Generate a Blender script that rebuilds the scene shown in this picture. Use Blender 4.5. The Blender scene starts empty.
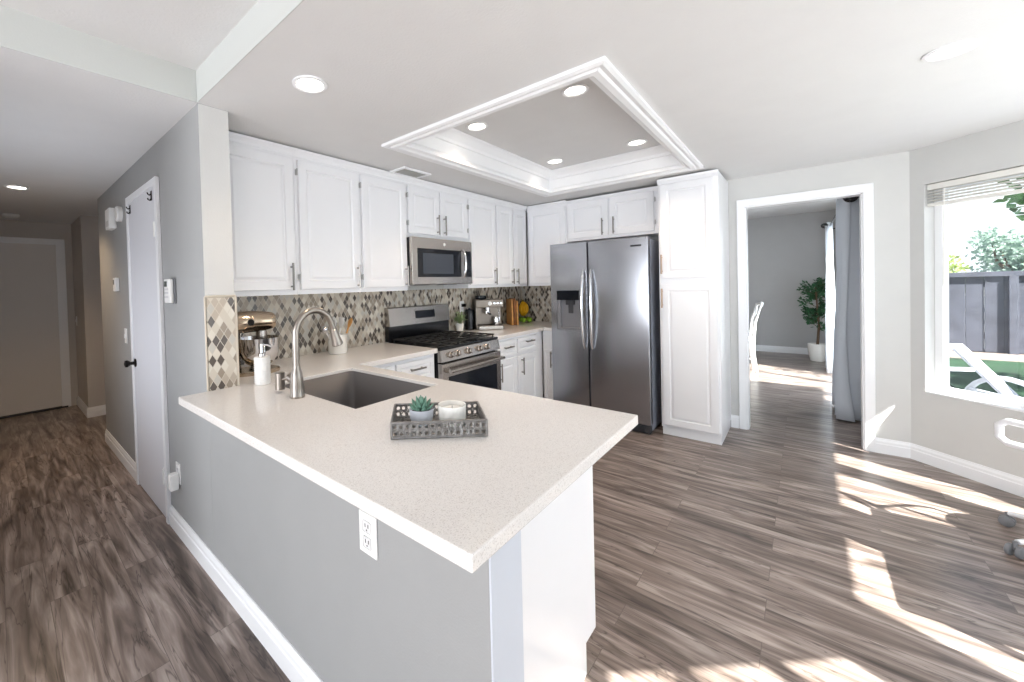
import bpy, bmesh, math, random
from mathutils import Vector, Matrix
PI = math.pi
random.seed(7)
S = bpy.context.scene
COL = S.collection

# ------------------------------------------------------------------ camera
cam_d = bpy.data.cameras.new('camera'); cam = bpy.data.objects.new('camera', cam_d); COL.objects.link(cam)
f_px, cx, cy = 403.095, 428.279, 292.982
yaw, pit, rol = 0.748650, -0.0169239, -0.0270672
Fv = Vector((math.cos(yaw)*math.cos(pit), math.sin(yaw)*math.cos(pit), math.sin(pit)))
R0 = Vector((math.sin(yaw), -math.cos(yaw), 0)); U0 = R0.cross(Fv)
Rv = math.cos(rol)*R0 + math.sin(rol)*U0; Uv = -math.sin(rol)*R0 + math.cos(rol)*U0
M = Matrix((Rv, Uv, -Fv)).transposed().to_4x4(); M.translation = Vector((-0.690646, -0.569341, 1.392921))
cam.matrix_world = M
cam_d.sensor_fit = 'HORIZONTAL'; cam_d.sensor_width = 36; cam_d.lens = f_px/1024*36
cam_d.shift_x = (512-cx)/1024; cam_d.shift_y = (cy-341)/1024
cam_d.clip_start = 0.03; cam_d.clip_end = 300
S.camera = cam

# ------------------------------------------------------------------ view, world, sun, daylight
S.view_settings.view_transform = 'Standard'; S.view_settings.look = 'None'
S.view_settings.gamma = 1; S.view_settings.use_curve_mapping = False
S.view_settings.exposure = 0.07
SUN_AZ = math.radians(23)      # light travels toward +y, leaning to +x
SUN_EL = math.radians(46.6)
W = bpy.data.worlds.new('world'); S.world = W; W.use_nodes = True
nt = W.node_tree; nt.nodes.clear()
wo = nt.nodes.new('ShaderNodeOutputWorld'); bg = nt.nodes.new('ShaderNodeBackground')
tc = nt.nodes.new('ShaderNodeTexCoord'); sp = nt.nodes.new('ShaderNodeSeparateXYZ')
gr = nt.nodes.new('ShaderNodeValToRGB'); ns = nt.nodes.new('ShaderNodeTexNoise'); mx = nt.nodes.new('ShaderNodeMixRGB'); cr = nt.nodes.new('ShaderNodeValToRGB')
nt.links.new(tc.outputs['Generated'], sp.inputs[0]); nt.links.new(sp.outputs['Z'], gr.inputs[0])
gr.color_ramp.elements[0].position = 0.0; gr.color_ramp.elements[0].color = (0.80, 0.90, 1.0, 1)
gr.color_ramp.elements[1].position = 0.7; gr.color_ramp.elements[1].color = (0.36, 0.60, 1.0, 1)
ns.inputs['Scale'].default_value = 3.0; ns.inputs['Detail'].default_value = 6
nt.links.new(tc.outputs['Generated'], ns.inputs['Vector']); nt.links.new(ns.outputs['Fac'], cr.inputs[0])
cr.color_ramp.elements[0].position = 0.42; cr.color_ramp.elements[1].position = 0.62
nt.links.new(cr.outputs['Color'], mx.inputs[0]); nt.links.new(gr.outputs['Color'], mx.inputs[1]); mx.inputs[2].default_value = (0.97, 0.98, 1.0, 1)
nt.links.new(mx.outputs[0], bg.inputs[0]); bg.inputs[1].default_value = 1.5
nt.links.new(bg.outputs[0], wo.inputs[0])

def light(name, kind, loc, energy, color=(1, 1, 1), **kw):
    d = bpy.data.lights.new(name, kind); d.energy = energy; d.color = color
    for k, v in kw.items(): setattr(d, k, v)
    o = bpy.data.objects.new(name, d); COL.objects.link(o); o.location = loc
    return o
def aim(o, d): o.rotation_euler = Vector(d).to_track_quat('-Z', 'Y').to_euler()
sun = light('sun', 'SUN', (0, -6, 8), 29.0, (1.0, 0.96, 0.90), angle=math.radians(0.6))
aim(sun, (math.sin(SUN_AZ)*math.cos(SUN_EL), math.cos(SUN_AZ)*math.cos(SUN_EL), -math.sin(SUN_EL)))
# added area lights boosting the bay window daylight, with fill for living and hall
a = light('daylight_boost_bay', 'AREA', (1.57, -2.70, 1.30), 18, (0.90, 0.95, 1.0), shape='RECTANGLE', size=1.9, size_y=1.9); aim(a, (0, 1, 0))
a = light('daylight_boost_side', 'AREA', (-0.26, -2.02, 1.30), 22, (0.90, 0.95, 1.0), shape='RECTANGLE', size=1.2, size_y=1.6); aim(a, (0.68, 0.73, 0))
a = light('fill_living', 'AREA', (-4.95, 0.2, 1.25), 165, (0.94, 0.96, 1.0), shape='RECTANGLE', size=2.2, size_y=1.9); aim(a, (1, 0, 0))  # unseen fill light added to brighten the living side and hall
a = light('fill_hall', 'AREA', (-1.08, 2.6, 1.35), 16, (0.86, 0.91, 1.0), shape='RECTANGLE', size=1.3, size_y=1.5); aim(a, (1, 0, .45))  # fill light added before the solid left wall to lift the hall ceiling
a = light('daylight_dining', 'AREA', (6.55, -1.22, 1.1), 75, (0.88, 0.93, 1.0), shape='RECTANGLE', size=2.0, size_y=1.9); aim(a, (0, 1, 0))

# ------------------------------------------------------------------ materials
def lin(c):
    return tuple(((v/255)/12.92 if v/255 <= .04045 else (((v/255)+.055)/1.055)**2.4) for v in c)
MATS = {}
def mat(name, rgb, rough=0.5, metal=0.0, bump=0.0, bscale=200, var=0.0, vscale=6, spec=None, trans=0, emit=None, estr=0, alpha=None, coat=0, aniso=0):
    if name in MATS: return MATS[name]
    m = bpy.data.materials.new(name); m.use_nodes = True; n = m.node_tree; b = n.nodes['Principled BSDF']
    c = (*lin(rgb), 1); b.inputs['Base Color'].default_value = c
    b.inputs['Roughness'].default_value = rough; b.inputs['Metallic'].default_value = metal
    if spec is not None: b.inputs['Specular IOR Level'].default_value = spec
    if trans: b.inputs['Transmission Weight'].default_value = trans
    if coat: b.inputs['Coat Weight'].default_value = coat
    if emit: b.inputs['Emission Color'].default_value = (*emit, 1); b.inputs['Emission Strength'].default_value = estr
    t = n.nodes.new('ShaderNodeTexCoord')
    if var:
        ns = n.nodes.new('ShaderNodeTexNoise'); ns.inputs['Scale'].default_value = vscale; ns.inputs['Detail'].default_value = 5
        n.links.new(t.outputs['Object'], ns.inputs['Vector'])
        r = n.nodes.new('ShaderNodeValToRGB'); n.links.new(ns.outputs['Fac'], r.inputs[0])
        r.color_ramp.elements[0].position = .3; r.color_ramp.elements[1].position = .7
        r.color_ramp.elements[0].color = (*[v*(1-var) for v in c[:3]], 1); r.color_ramp.elements[1].color = (*[min(1, v*(1+var)) for v in c[:3]], 1)
        n.links.new(r.outputs[0], b.inputs['Base Color'])
    if bump:
        ns = n.nodes.new('ShaderNodeTexNoise'); ns.inputs['Scale'].default_value = bscale; ns.inputs['Detail'].default_value = 3
        n.links.new(t.outputs['Object'], ns.inputs['Vector'])
        bp = n.nodes.new('ShaderNodeBump'); bp.inputs['Strength'].default_value = bump; bp.inputs['Distance'].default_value = 0.002
        n.links.new(ns.outputs['Fac'], bp.inputs['Height']); n.links.new(bp.outputs[0], b.inputs['Normal'])
    MATS[name] = m
    return m
WALL = mat('wall_paint_grey', (160, 161, 161), .6, bump=.25, bscale=160, var=.015)
WALLK = mat('wall_paint_warm', (208, 208, 206), .6, bump=.25, bscale=160, var=.015)
WALLD = mat('wall_paint_dining', (186, 186, 186), .6, bump=.2, bscale=160, var=.015)
WALLH = mat('wall_paint_hall', (196, 190, 184), .6, bump=.2, bscale=160)
CEIL = mat('ceiling_paint', (224, 224, 224), .8, bump=.6, bscale=90, var=.012)
TRIM = mat('trim_white', (243, 244, 246), .35)
CAB = mat('cabinet_white', (242, 243, 246), .28, var=.006)
CABIN = mat('cabinet_gap_shadow', (205, 205, 205), .5)
STEEL = mat('brushed_steel', (182, 175, 168), .27, 1.0)
STEELD = mat('fridge_steel', (172, 174, 180), .25, 1.0)
NICKEL = mat('satin_nickel', (146, 142, 138), .32, 1.0)
CHROME = mat('chrome', (222, 222, 224), .1, 1.0)
MIXM = mat('mixer_nickel', (190, 172, 150), .16, 1.0)
BLACK = mat('black_enamel', (16, 17, 20), .18)
BLACKG = mat('black_glass', (16, 20, 28), .12, spec=.3)
IRON = mat('cast_iron', (24, 24, 25), .55)
GREYP = mat('grey_plastic', (120, 122, 126), .45)
WPL = mat('white_plastic', (240, 240, 238), .4)
CERAM = mat('white_ceramic', (238, 236, 230), .2, coat=.4)
BRONZE = mat('dark_bronze', (30, 27, 25), .4, .6)
SINKM = mat('granite_sink', (98, 96, 97), .4, bump=.1)
WOOD1 = mat('bamboo_board', (206, 150, 84), .5, var=.15, vscale=20)
WOOD2 = mat('walnut_board', (140, 88, 46), .5, var=.2, vscale=20)
COPPER = mat('rose_pull', (196, 170, 152), .4, .6)
def leaf_mat(name, rgb):
    m = mat(name, rgb, .6, var=.25, vscale=6); n = m.node_tree; b = n.nodes['Principled BSDF']; o = n.nodes['Material Output']
    t = n.nodes.new('ShaderNodeBsdfTranslucent'); t.inputs[0].default_value = (*lin(rgb), 1); mx = n.nodes.new('ShaderNodeMixShader'); mx.inputs[0].default_value = .5
    n.links.new(b.outputs[0], mx.inputs[1]); n.links.new(t.outputs[0], mx.inputs[2]); n.links.new(mx.outputs[0], o.inputs[0]); return m
LEAF = mat('leaf_green', (70, 112, 58), .5, var=.35, vscale=14)
LEAFD = mat('leaf_dark', (40, 84, 50), .5, var=.35, vscale=14)
LEAFP = leaf_mat('leaf_pale', (150, 166, 96))
LEAFB = leaf_mat('leaf_bluegreen', (142, 164, 150))
SUCC = mat('succulent_leaf', (112, 150, 132), .45, var=.2, vscale=60)
BARK = mat('bark', (92, 72, 54), .8, var=.3, vscale=20)
SOIL = mat('soil', (60, 44, 34), .9, bump=.5)
YEL = mat('banana_yellow', (240, 186, 20), .45, var=.08, vscale=30)
LIME = mat('lime_green', (128, 178, 44), .4, bump=.2, var=.1, vscale=30)
PAPERW = mat('candle_wax', (246, 244, 238), .4)
POTG = mat('pot_pale_grey', (196, 200, 208), .5)
LAMP = mat('lamp_glow', (255, 250, 240), .5, emit=(1, .95, .86), estr=9)
FENCE = mat('fence_wood', (78, 80, 92), .8, var=.25, vscale=4, bump=.3, bscale=40)
GRASS = mat('lawn', (14, 50, 24), .9, var=.35, vscale=3, bump=1, bscale=60)
GRAVEL = mat('gravel', (120, 108, 102), .9, bump=1, bscale=60, var=.15, vscale=40)
PATIO = mat('patio_concrete', (120, 122, 128), .8, var=.06, vscale=3)
BLUEC = mat('blue_cushion', (92, 110, 168), .8, bump=.3)
HOUSE = mat('pink_stucco', (226, 206, 214), .8)
ROOF = mat('roof_tile', (190, 130, 106), .8)
CURT = mat('grey_curtain_cloth', (214, 220, 228), .85, bump=.3, bscale=500)
RUBBER = mat('dark_rubber', (58, 58, 62), .5)

def glass_mat():
    m = bpy.data.materials.new('window_glass'); m.use_nodes = True; n = m.node_tree; n.nodes.clear()
    o = n.nodes.new('ShaderNodeOutputMaterial'); t = n.nodes.new('ShaderNodeBsdfTransparent'); g = n.nodes.new('ShaderNodeBsdfGlossy'); mx = n.nodes.new('ShaderNodeMixShader')
    mx.inputs[0].default_value = .05; g.inputs['Roughness'].default_value = .02; t.inputs[0].default_value = (.96, .98, .98, 1)
    n.links.new(t.outputs[0], mx.inputs[1]); n.links.new(g.outputs[0], mx.inputs[2]); n.links.new(mx.outputs[0], o.inputs[0])
    return m
GLASS = glass_mat()
def sheer_mat():
    m = bpy.data.materials.new('sheer_cloth'); m.use_nodes = True; n = m.node_tree; n.nodes.clear()
    o = n.nodes.new('ShaderNodeOutputMaterial'); d = n.nodes.new('ShaderNodeBsdfDiffuse'); t = n.nodes.new('ShaderNodeBsdfTranslucent'); mx = n.nodes.new('ShaderNodeMixShader')
    d.inputs[0].default_value = (.85, .87, .9, 1); t.inputs[0].default_value = (.9, .93, .97, 1); mx.inputs[0].default_value = .45
    n.links.new(d.outputs[0], mx.inputs[1]); n.links.new(t.outputs[0], mx.inputs[2]); n.links.new(mx.outputs[0], o.inputs[0])
    return m
SHEER = sheer_mat()

def floor_mat():
    m = bpy.data.materials.new('laminate_planks'); m.use_nodes = True; n = m.node_tree; L = n.links; b = n.nodes['Principled BSDF']
    t = n.nodes.new('ShaderNodeTexCoord'); s = n.nodes.new('ShaderNodeSeparateXYZ'); L.new(t.outputs['Object'], s.inputs[0])
    c = n.nodes.new('ShaderNodeCombineXYZ'); L.new(s.outputs['Y'], c.inputs['X']); L.new(s.outputs['X'], c.inputs['Y'])
    br = n.nodes.new('ShaderNodeTexBrick'); L.new(c.outputs[0], br.inputs['Vector'])
    br.offset = .37; br.inputs['Scale'].default_value = 1; br.inputs['Brick Width'].default_value = 1.2; br.inputs['Row Height'].default_value = .14
    br.inputs['Mortar Size'].default_value = .0012; br.inputs['Mortar Smooth'].default_value = .2; br.inputs['Bias'].default_value = 0
    br.inputs['Color1'].default_value = (0, 0, 0, 1); br.inputs['Color2'].default_value = (1, 1, 1, 1); br.inputs['Mortar'].default_value = (.5, .5, .5, 1)
    # grain coordinates: stretched along y, shifted per plank
    sh = n.nodes.new('ShaderNodeVectorMath'); sh.operation = 'MULTIPLY'; sh.inputs[1].default_value = (7, 13, 5); L.new(br.outputs['Color'], sh.inputs[0])
    def noise(sx, sy, scale, detail, dist):
        mp = n.nodes.new('ShaderNodeMapping'); mp.inputs['Scale'].default_value = (sx, sy, 1); L.new(c.outputs[0], mp.inputs[0])
        ad = n.nodes.new('ShaderNodeVectorMath'); ad.operation = 'ADD'; L.new(mp.outputs[0], ad.inputs[0]); L.new(sh.outputs[0], ad.inputs[1])
        q = n.nodes.new('ShaderNodeTexNoise'); q.inputs['Scale'].default_value = scale; q.inputs['Detail'].default_value = detail; q.inputs['Distortion'].default_value = dist
        L.new(ad.outputs[0], q.inputs['Vector']); return q
    n1 = noise(1.1, 9, 1.6, 9, 1.3); n2 = noise(2.0, 30, 2.0, 6, .4)
    r = n.nodes.new('ShaderNodeValToRGB'); L.new(n1.outputs['Fac'], r.inputs[0]); e = r.color_ramp.elements
    e[0].position = .30; e[0].color = (*lin((82, 72, 67)), 1); e[1].position = .70; e[1].color = (*lin((184, 172, 165)), 1)
    x = e.new(.42); x.color = (*lin((120, 107, 100)), 1); x = e.new(.54); x.color = (*lin((149, 136, 129)), 1)
    r2 = n.nodes.new('ShaderNodeValToRGB'); L.new(n2.outputs['Fac'], r2.inputs[0]); e = r2.color_ramp.elements
    e[0].position = .34; e[0].color = (.74, .72, .71, 1); e[1].position = .6; e[1].color = (1.06, 1.05, 1.04, 1)
    m1 = n.nodes.new('ShaderNodeMixRGB'); m1.blend_type = 'MULTIPLY'; m1.inputs[0].default_value = .75; L.new(r.outputs[0], m1.inputs[1]); L.new(r2.outputs[0], m1.inputs[2])
    n4 = noise(.55, 6.5, 1.5, 4, 1.8)
    r4 = n.nodes.new('ShaderNodeValToRGB'); L.new(n4.outputs['Fac'], r4.inputs[0]); e = r4.color_ramp.elements
    e[0].position = .485; e[0].color = (1, 1, 1, 1); e[1].position = .515; e[1].color = (1, 1, 1, 1); x = e.new(.5); x.color = (.28, .26, .26, 1)
    m4 = n.nodes.new('ShaderNodeMixRGB'); m4.blend_type = 'MULTIPLY'; m4.inputs[0].default_value = .8; L.new(m1.outputs[0], m4.inputs[1]); L.new(r4.outputs[0], m4.inputs[2]); m1 = m4
    r3 = n.nodes.new('ShaderNodeValToRGB'); L.new(br.outputs['Color'], r3.inputs[0]); e = r3.color_ramp.elements
    e[0].color = (.84, .83, .82, 1); e[1].color = (1.08, 1.06, 1.05, 1)
    m2 = n.nodes.new('ShaderNodeMixRGB'); m2.blend_type = 'MULTIPLY'; m2.inputs[0].default_value = .8; L.new(m1.outputs[0], m2.inputs[1]); L.new(r3.outputs[0], m2.inputs[2])
    m3 = n.nodes.new('ShaderNodeMixRGB'); L.new(br.outputs['Fac'], m3.inputs[0]); L.new(m2.outputs[0], m3.inputs[1]); m3.inputs[2].default_value = (*lin((104, 93, 87)), 1)
    L.new(m3.outputs[0], b.inputs['Base Color'])
    b.inputs['Roughness'].default_value = .3; b.inputs['Specular IOR Level'].default_value = .5
    bp = n.nodes.new('ShaderNodeBump'); bp.inputs['Strength'].default_value = .12; bp.inputs['Distance'].default_value = .002; L.new(n2.outputs['Fac'], bp.inputs['Height']); L.new(bp.outputs[0], b.inputs['Normal'])
    return m
FLOOR = floor_mat()

def quartz_mat():
    m = bpy.data.materials.new('quartz_speckled'); m.use_nodes = True; n = m.node_tree; L = n.links; b = n.nodes['Principled BSDF']
    t = n.nodes.new('ShaderNodeTexCoord')
    a1 = n.nodes.new('ShaderNodeTexNoise'); a1.inputs['Scale'].default_value = 330; a1.inputs['Detail'].default_value = 2; L.new(t.outputs['Object'], a1.inputs['Vector'])
    a2 = n.nodes.new('ShaderNodeTexNoise'); a2.inputs['Scale'].default_value = 120; a2.inputs['Detail'].default_value = 3; L.new(t.outputs['Object'], a2.inputs['Vector'])
    r = n.nodes.new('ShaderNodeValToRGB'); L.new(a1.outputs['Fac'], r.inputs[0]); e = r.color_ramp.elements
    e[0].position = .30; e[0].color = (*lin((206, 200, 195)), 1); e[1].position = .44; e[1].color = (*lin((234, 231, 228)), 1); x = e.new(.70); x.color = (*lin((240, 236, 232)), 1)
    r2 = n.nodes.new('ShaderNodeValToRGB'); L.new(a2.outputs['Fac'], r2.inputs[0]); e = r2.color_ramp.elements
    e[0].position = .26; e[0].color = (.86, .84, .82, 1); e[1].position = .40; e[1].color = (1, 1, 1, 1)
    mm = n.nodes.new('ShaderNodeMixRGB'); mm.blend_type = 'MULTIPLY'; mm.inputs[0].default_value = .8; L.new(r.outputs[0], mm.inputs[1]); L.new(r2.outputs[0], mm.inputs[2])
    L.new(mm.outputs[0], b.inputs['Base Color']); b.inputs['Roughness'].default_value = .14
    return m
QUARTZ = quartz_mat()

def tile_mat():
    m = bpy.data.materials.new('diamond_mosaic'); m.use_nodes = True; n = m.node_tree; L = n.links; b = n.nodes['Principled BSDF']
    t = n.nodes.new('ShaderNodeTexCoord'); s = n.nodes.new('ShaderNodeSeparateXYZ'); L.new(t.outputs['Object'], s.inputs[0])
    def mth(op, a, bb=None):
        q = n.nodes.new('ShaderNodeMath'); q.operation = op
        for i, v in enumerate((a, bb)):
            if v is None: continue
            if isinstance(v, (int, float)): q.inputs[i].default_value = v
            else: L.new(v, q.inputs[i])
        return q.outputs[0]
    h = mth('ADD', s.outputs['X'], s.outputs['Y'])
    u = mth('DIVIDE', h, .038); v = mth('DIVIDE', s.outputs['Z'], .064)
    p = mth('ADD', u, v); q = mth('SUBTRACT', u, v)
    fp, fq = mth('FLOOR', p), mth('FLOOR', q)
    cc = n.nodes.new('ShaderNodeCombineXYZ'); L.new(fp, cc.inputs[0]); L.new(fq, cc.inputs[1])
    wn = n.nodes.new('ShaderNodeTexWhiteNoise'); wn.noise_dimensions = '2D'; L.new(cc.outputs[0], wn.inputs['Vector'])
    r = n.nodes.new('ShaderNodeValToRGB'); r.color_ramp.interpolation = 'CONSTANT'; L.new(wn.outputs['Value'], r.inputs[0]); e = r.color_ramp.elements
    cols = [(0, (92, 84, 78)), (.22, (158, 146, 132)), (.42, (206, 198, 184)), (.62, (184, 172, 156)), (.78, (192, 188, 180)), (.90, (218, 212, 200))]
    e[0].position = 0; e[0].color = (*lin(cols[0][1]), 1); e[1].position = cols[1][0]; e[1].color = (*lin(cols[1][1]), 1)
    for po, co in cols[2:]:
        x = e.new(po); x.color = (*lin(co), 1)
    def edge(a):
        f = mth('FRACT', a); return mth('MINIMUM', f, mth('SUBTRACT', 1, f))
    ed = mth('MINIMUM', edge(p), edge(q)); g = mth('LESS_THAN', ed, .045)
    mm = n.nodes.new('ShaderNodeMixRGB'); L.new(g, mm.inputs[0]); L.new(r.outputs[0], mm.inputs[1]); mm.inputs[2].default_value = (*lin((206, 198, 184)), 1)
    L.new(mm.outputs[0], b.inputs['Base Color']); 
    rr = mth('MULTIPLY', wn.outputs['Value'], .35); L.new(mth('ADD', rr, .12), b.inputs['Roughness'])
    bp = n.nodes.new('ShaderNodeBump'); bp.inputs['Strength'].default_value = .5; bp.inputs['Distance'].default_value = .002; L.new(mth('MINIMUM', ed, .08), bp.inputs['Height']); L.new(bp.outputs[0], b.inputs['Normal'])
    return m
TILE = tile_mat()

# ------------------------------------------------------------------ mesh helpers
def new(): return bmesh.new()
def box(bm, x0, x1, y0, y1, z0, z1, bev=0, seg=2):
    if x1 < x0: x0, x1 = x1, x0
    if y1 < y0: y0, y1 = y1, y0
    r = bmesh.ops.create_cube(bm, size=1)
    vs = r['verts']
    for v in vs:
        v.co = Vector(((x0+x1)/2+v.co.x*(x1-x0), (y0+y1)/2+v.co.y*(y1-y0), (z0+z1)/2+v.co.z*(z1-z0)))
    if bev:
        es = list({e for v in vs for e in v.link_edges})
        bmesh.ops.bevel(bm, geom=es, offset=bev, segments=seg, affect='EDGES', profile=.6)
    return bm
def B(*a, **k): return box(new(), *a, **k)
def tube(bm, pts, rad, n=12, cap=True, flat=1.0):
    pts = [Vector(p) for p in pts]; m = len(pts)
    rads = rad if isinstance(rad, (list, tuple)) else [rad]*m
    rings = []; prev = None
    for i, p in enumerate(pts):
        t = (pts[min(i+1, m-1)]-pts[max(i-1, 0)])
        if t.length < 1e-9: t = Vector((0, 0, 1))
        t.normalize()
        if prev is None:
            a = Vector((0, 0, 1)) if abs(t.z) < .9 else Vector((1, 0, 0))
            nx = t.cross(a).normalized()
        else:
            nx = (prev-t*prev.dot(t)).normalized()
        prev = nx; ny = t.cross(nx)
        rings.append([bm.verts.new(p+rads[i]*(math.cos(2*PI*k/n)*nx+flat*math.sin(2*PI*k/n)*ny)) for k in range(n)])
    for i in range(m-1):
        for k in range(n):
            bm.faces.new((rings[i][k], rings[i][(k+1) % n], rings[i+1][(k+1) % n], rings[i+1][k]))
    if cap:
        bm.faces.new(rings[0][::-1]); bm.faces.new(rings[-1])
    return bm
def lathe(bm, prof, n=28, c=(0, 0, 0), axis='z', cap=True):
    rings = []
    for r, z in prof:
        ring = []
        for k in range(n):
            a = 2*PI*k/n; x, y = r*math.cos(a), r*math.sin(a)
            if axis == 'z': co = (x, y, z)
            elif axis == 'x': co = (z, x, y)
            else: co = (x, z, y)
            ring.append(bm.verts.new(Vector(co)+Vector(c)))
        rings.append(ring)
    for i in range(len(rings)-1):
        for k in range(n):
            bm.faces.new((rings[i][k], rings[i][(k+1) % n], rings[i+1][(k+1) % n], rings[i+1][k]))
    if cap:
        if prof[0][0] > 1e-6: bm.faces.new(rings[0][::-1])
        if prof[-1][0] > 1e-6: bm.faces.new(rings[-1])
    return bm
def prism(bm, poly, z0, z1):
    lo = [bm.verts.new((x, y, z0)) for x, y in poly]; hi = [bm.verts.new((x, y, z1)) for x, y in poly]
    bm.faces.new(lo[::-1]); bm.faces.new(hi); n = len(poly)
    for i in range(n): bm.faces.new((lo[i], lo[(i+1) % n], hi[(i+1) % n], hi[i]))
    return bm
def extr(bm, poly, a0, a1, axis):
    """poly in the two other axes, extruded along axis ('x': poly=(y,z); 'y': poly=(x,z))"""
    def P(p, a): return (a, p[0], p[1]) if axis == 'x' else (p[0], a, p[1])
    lo = [bm.verts.new(P(p, a0)) for p in poly]; hi = [bm.verts.new(P(p, a1)) for p in poly]
    bm.faces.new(lo[::-1]); bm.faces.new(hi); n = len(poly)
    for i in range(n): bm.faces.new((lo[i], lo[(i+1) % n], hi[(i+1) % n], hi[i]))
    return bm
def grid_slab(bm, xs, ys, mask, z0, z1):
    """mask[i][j] True where the cell xs[i]..xs[i+1] x ys[j]..ys[j+1] is solid"""
    V = {}
    def v(i, j, k):
        if (i, j, k) not in V: V[i, j, k] = bm.verts.new((xs[i], ys[j], (z0, z1)[k]))
        return V[i, j, k]
    nx, ny = len(xs)-1, len(ys)-1
    def on(i, j): return 0 <= i < nx and 0 <= j < ny and mask(i, j)
    for i in range(nx):
        for j in range(ny):
            if not on(i, j): continue
            bm.faces.new((v(i, j, 1), v(i+1, j, 1), v(i+1, j+1, 1), v(i, j+1, 1)))
            bm.faces.new((v(i, j, 0), v(i, j+1, 0), v(i+1, j+1, 0), v(i+1, j, 0)))
            for (di, dj, p, q) in ((-1, 0, (i, j+1), (i, j)), (1, 0, (i+1, j), (i+1, j+1)), (0, -1, (i, j), (i+1, j)), (0, 1, (i+1, j+1), (i, j+1))):
                if not on(i+di, j+dj):
                    bm.faces.new((v(*p, 0), v(*q, 0), v(*q, 1), v(*p, 1)))
    return bm
def obj(name, bm, m, parent=None, smooth=None, loc=None, rot=None):
    me = bpy.data.meshes.new(name)
    bmesh.ops.recalc_face_normals(bm, faces=bm.faces)
    bm.to_mesh(me); bm.free()
    for mm in (m if isinstance(m, (list, tuple)) else [m]): me.materials.append(mm)
    if smooth:
        me.polygons.foreach_set('use_smooth', [True]*len(me.polygons))
        try: me.set_sharp_from_angle(angle=math.radians(smooth if smooth > 1 else 40))
        except Exception: pass
    o = bpy.data.objects.new(name, me); COL.objects.link(o)
    if parent: o.parent = parent
    if loc: o.location = loc
    if rot: o.rotation_euler = rot
    return o
def tag(o, label, cat, group=None, kind=None):
    o['label'] = label; o['category'] = cat
    if group: o['group'] = group
    if kind: o['kind'] = kind
    return o
def thing(name, label, cat, loc=(0, 0, 0), rz=0, group=None):
    o = bpy.data.objects.new(name, None); COL.objects.link(o); o.empty_display_size = .05
    o.location = loc; o.rotation_euler = (0, 0, rz)
    return tag(o, label, cat, group)
def struct(name, bm, m, label=None, smooth=None, loc=None, rot=None):
    o = obj(name, bm, m, None, smooth, loc, rot); o['kind'] = 'structure'
    if label: o['label'] = label; 
    return o
def kids(o): return [c for c in bpy.data.objects if c.parent == o]
def copy_tree(o, parent=None):
    c = o.copy(); COL.objects.link(c); c.parent = parent
    for ch in kids(o): copy_tree(ch, c)
    return c

# ------------------------------------------------------------------ key planes
ZK, ZH, ZR, ZD = 2.30, 2.30, 2.45, 2.50     # kitchen / hall / living / dining ceilings
YS, XD, YC = 2.12, 3.97, 1.545              # stove wall, doorway wall, end of the hall wall
ZC0, ZC = 0.878, 0.913                      # worktop
TH = 0.12
SQ = math.sqrt(.5)

# ------------------------------------------------------------------ shell
fl = new()
prism(fl, [(-5, -1.25), (-.52, -1.20), (.78, -2.6), (2.66, -2.6), (4.09, -1.17), (9.2, -1.17), (9.2, 3.2), (2.0, 3.2), (2.0, 6.4), (-1.2, 6.4), (-1.2, 1.6), (-5, 1.6)], -.08, 0)
struct('floor', fl, FLOOR, 'grey brown laminate plank floor')
struct('ground', B(-14, 40, -40, -0.2, -.30, -.12), PATIO)

# hall wall (with the closet door) and peninsula half wall
struct('wall_hall', B(0, .139, YC, 4.309, 0, 2.6), [WALL])
struct('wall_hall_corner', B(.0005, .1385, YC-.0006, YC-.0001, 1.364, 2.298), WALLK)
struct('wall_peninsula', B(0, .124, -.08, YC-.001, 0, ZC0-.002), [WALL])
struct('end_sky_tint', B(.0, .124, -.085, -.0805, 0, ZC0-.002), mat('sky_tinted_end', (206, 212, 222), .5), 'end face of the peninsula half wall, pale sky light painted in')  # added thin sheet; bluish sky light on the wall end is put into its colour
struct('wall_stove', B(.139, 4.09, YS, YS+TH, 0, 2.6), WALLK)
struct('wall_hall_alcove', B(0, 1.95, 5.40, 6.5, 0, 2.5), WALLH)
struct('wall_hall_side', B(1.95, 2.05, 2.3, 5.4, 0, 2.5), WALLH)
struct('wall_hall_left', B(-1.22, -1.1, 1.545, 6.25, 0, 2.5), WALLH)
bm = new(); box(bm, -1.1, 0, 6.22, 6.34, 2.06, 2.5); box(bm, -.10, 0, 6.22, 6.34, 0, 2.06); box(bm, -1.1, -1.0, 6.22, 6.34, 0, 2.06)
struct('wall_hall_end', bm, WALLH)
# doorway wall x=3.97 with cased opening y -0.92..-0.19
bm = new()
box(bm, XD, XD+TH, -.19, YS, 0, 2.6); box(bm, XD, XD+TH, -1.159, -.92, 0, 2.6); box(bm, XD, XD+TH, -.92, -.19, 2.035, 2.6)
struct('wall_right', bm, WALLK)
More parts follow.
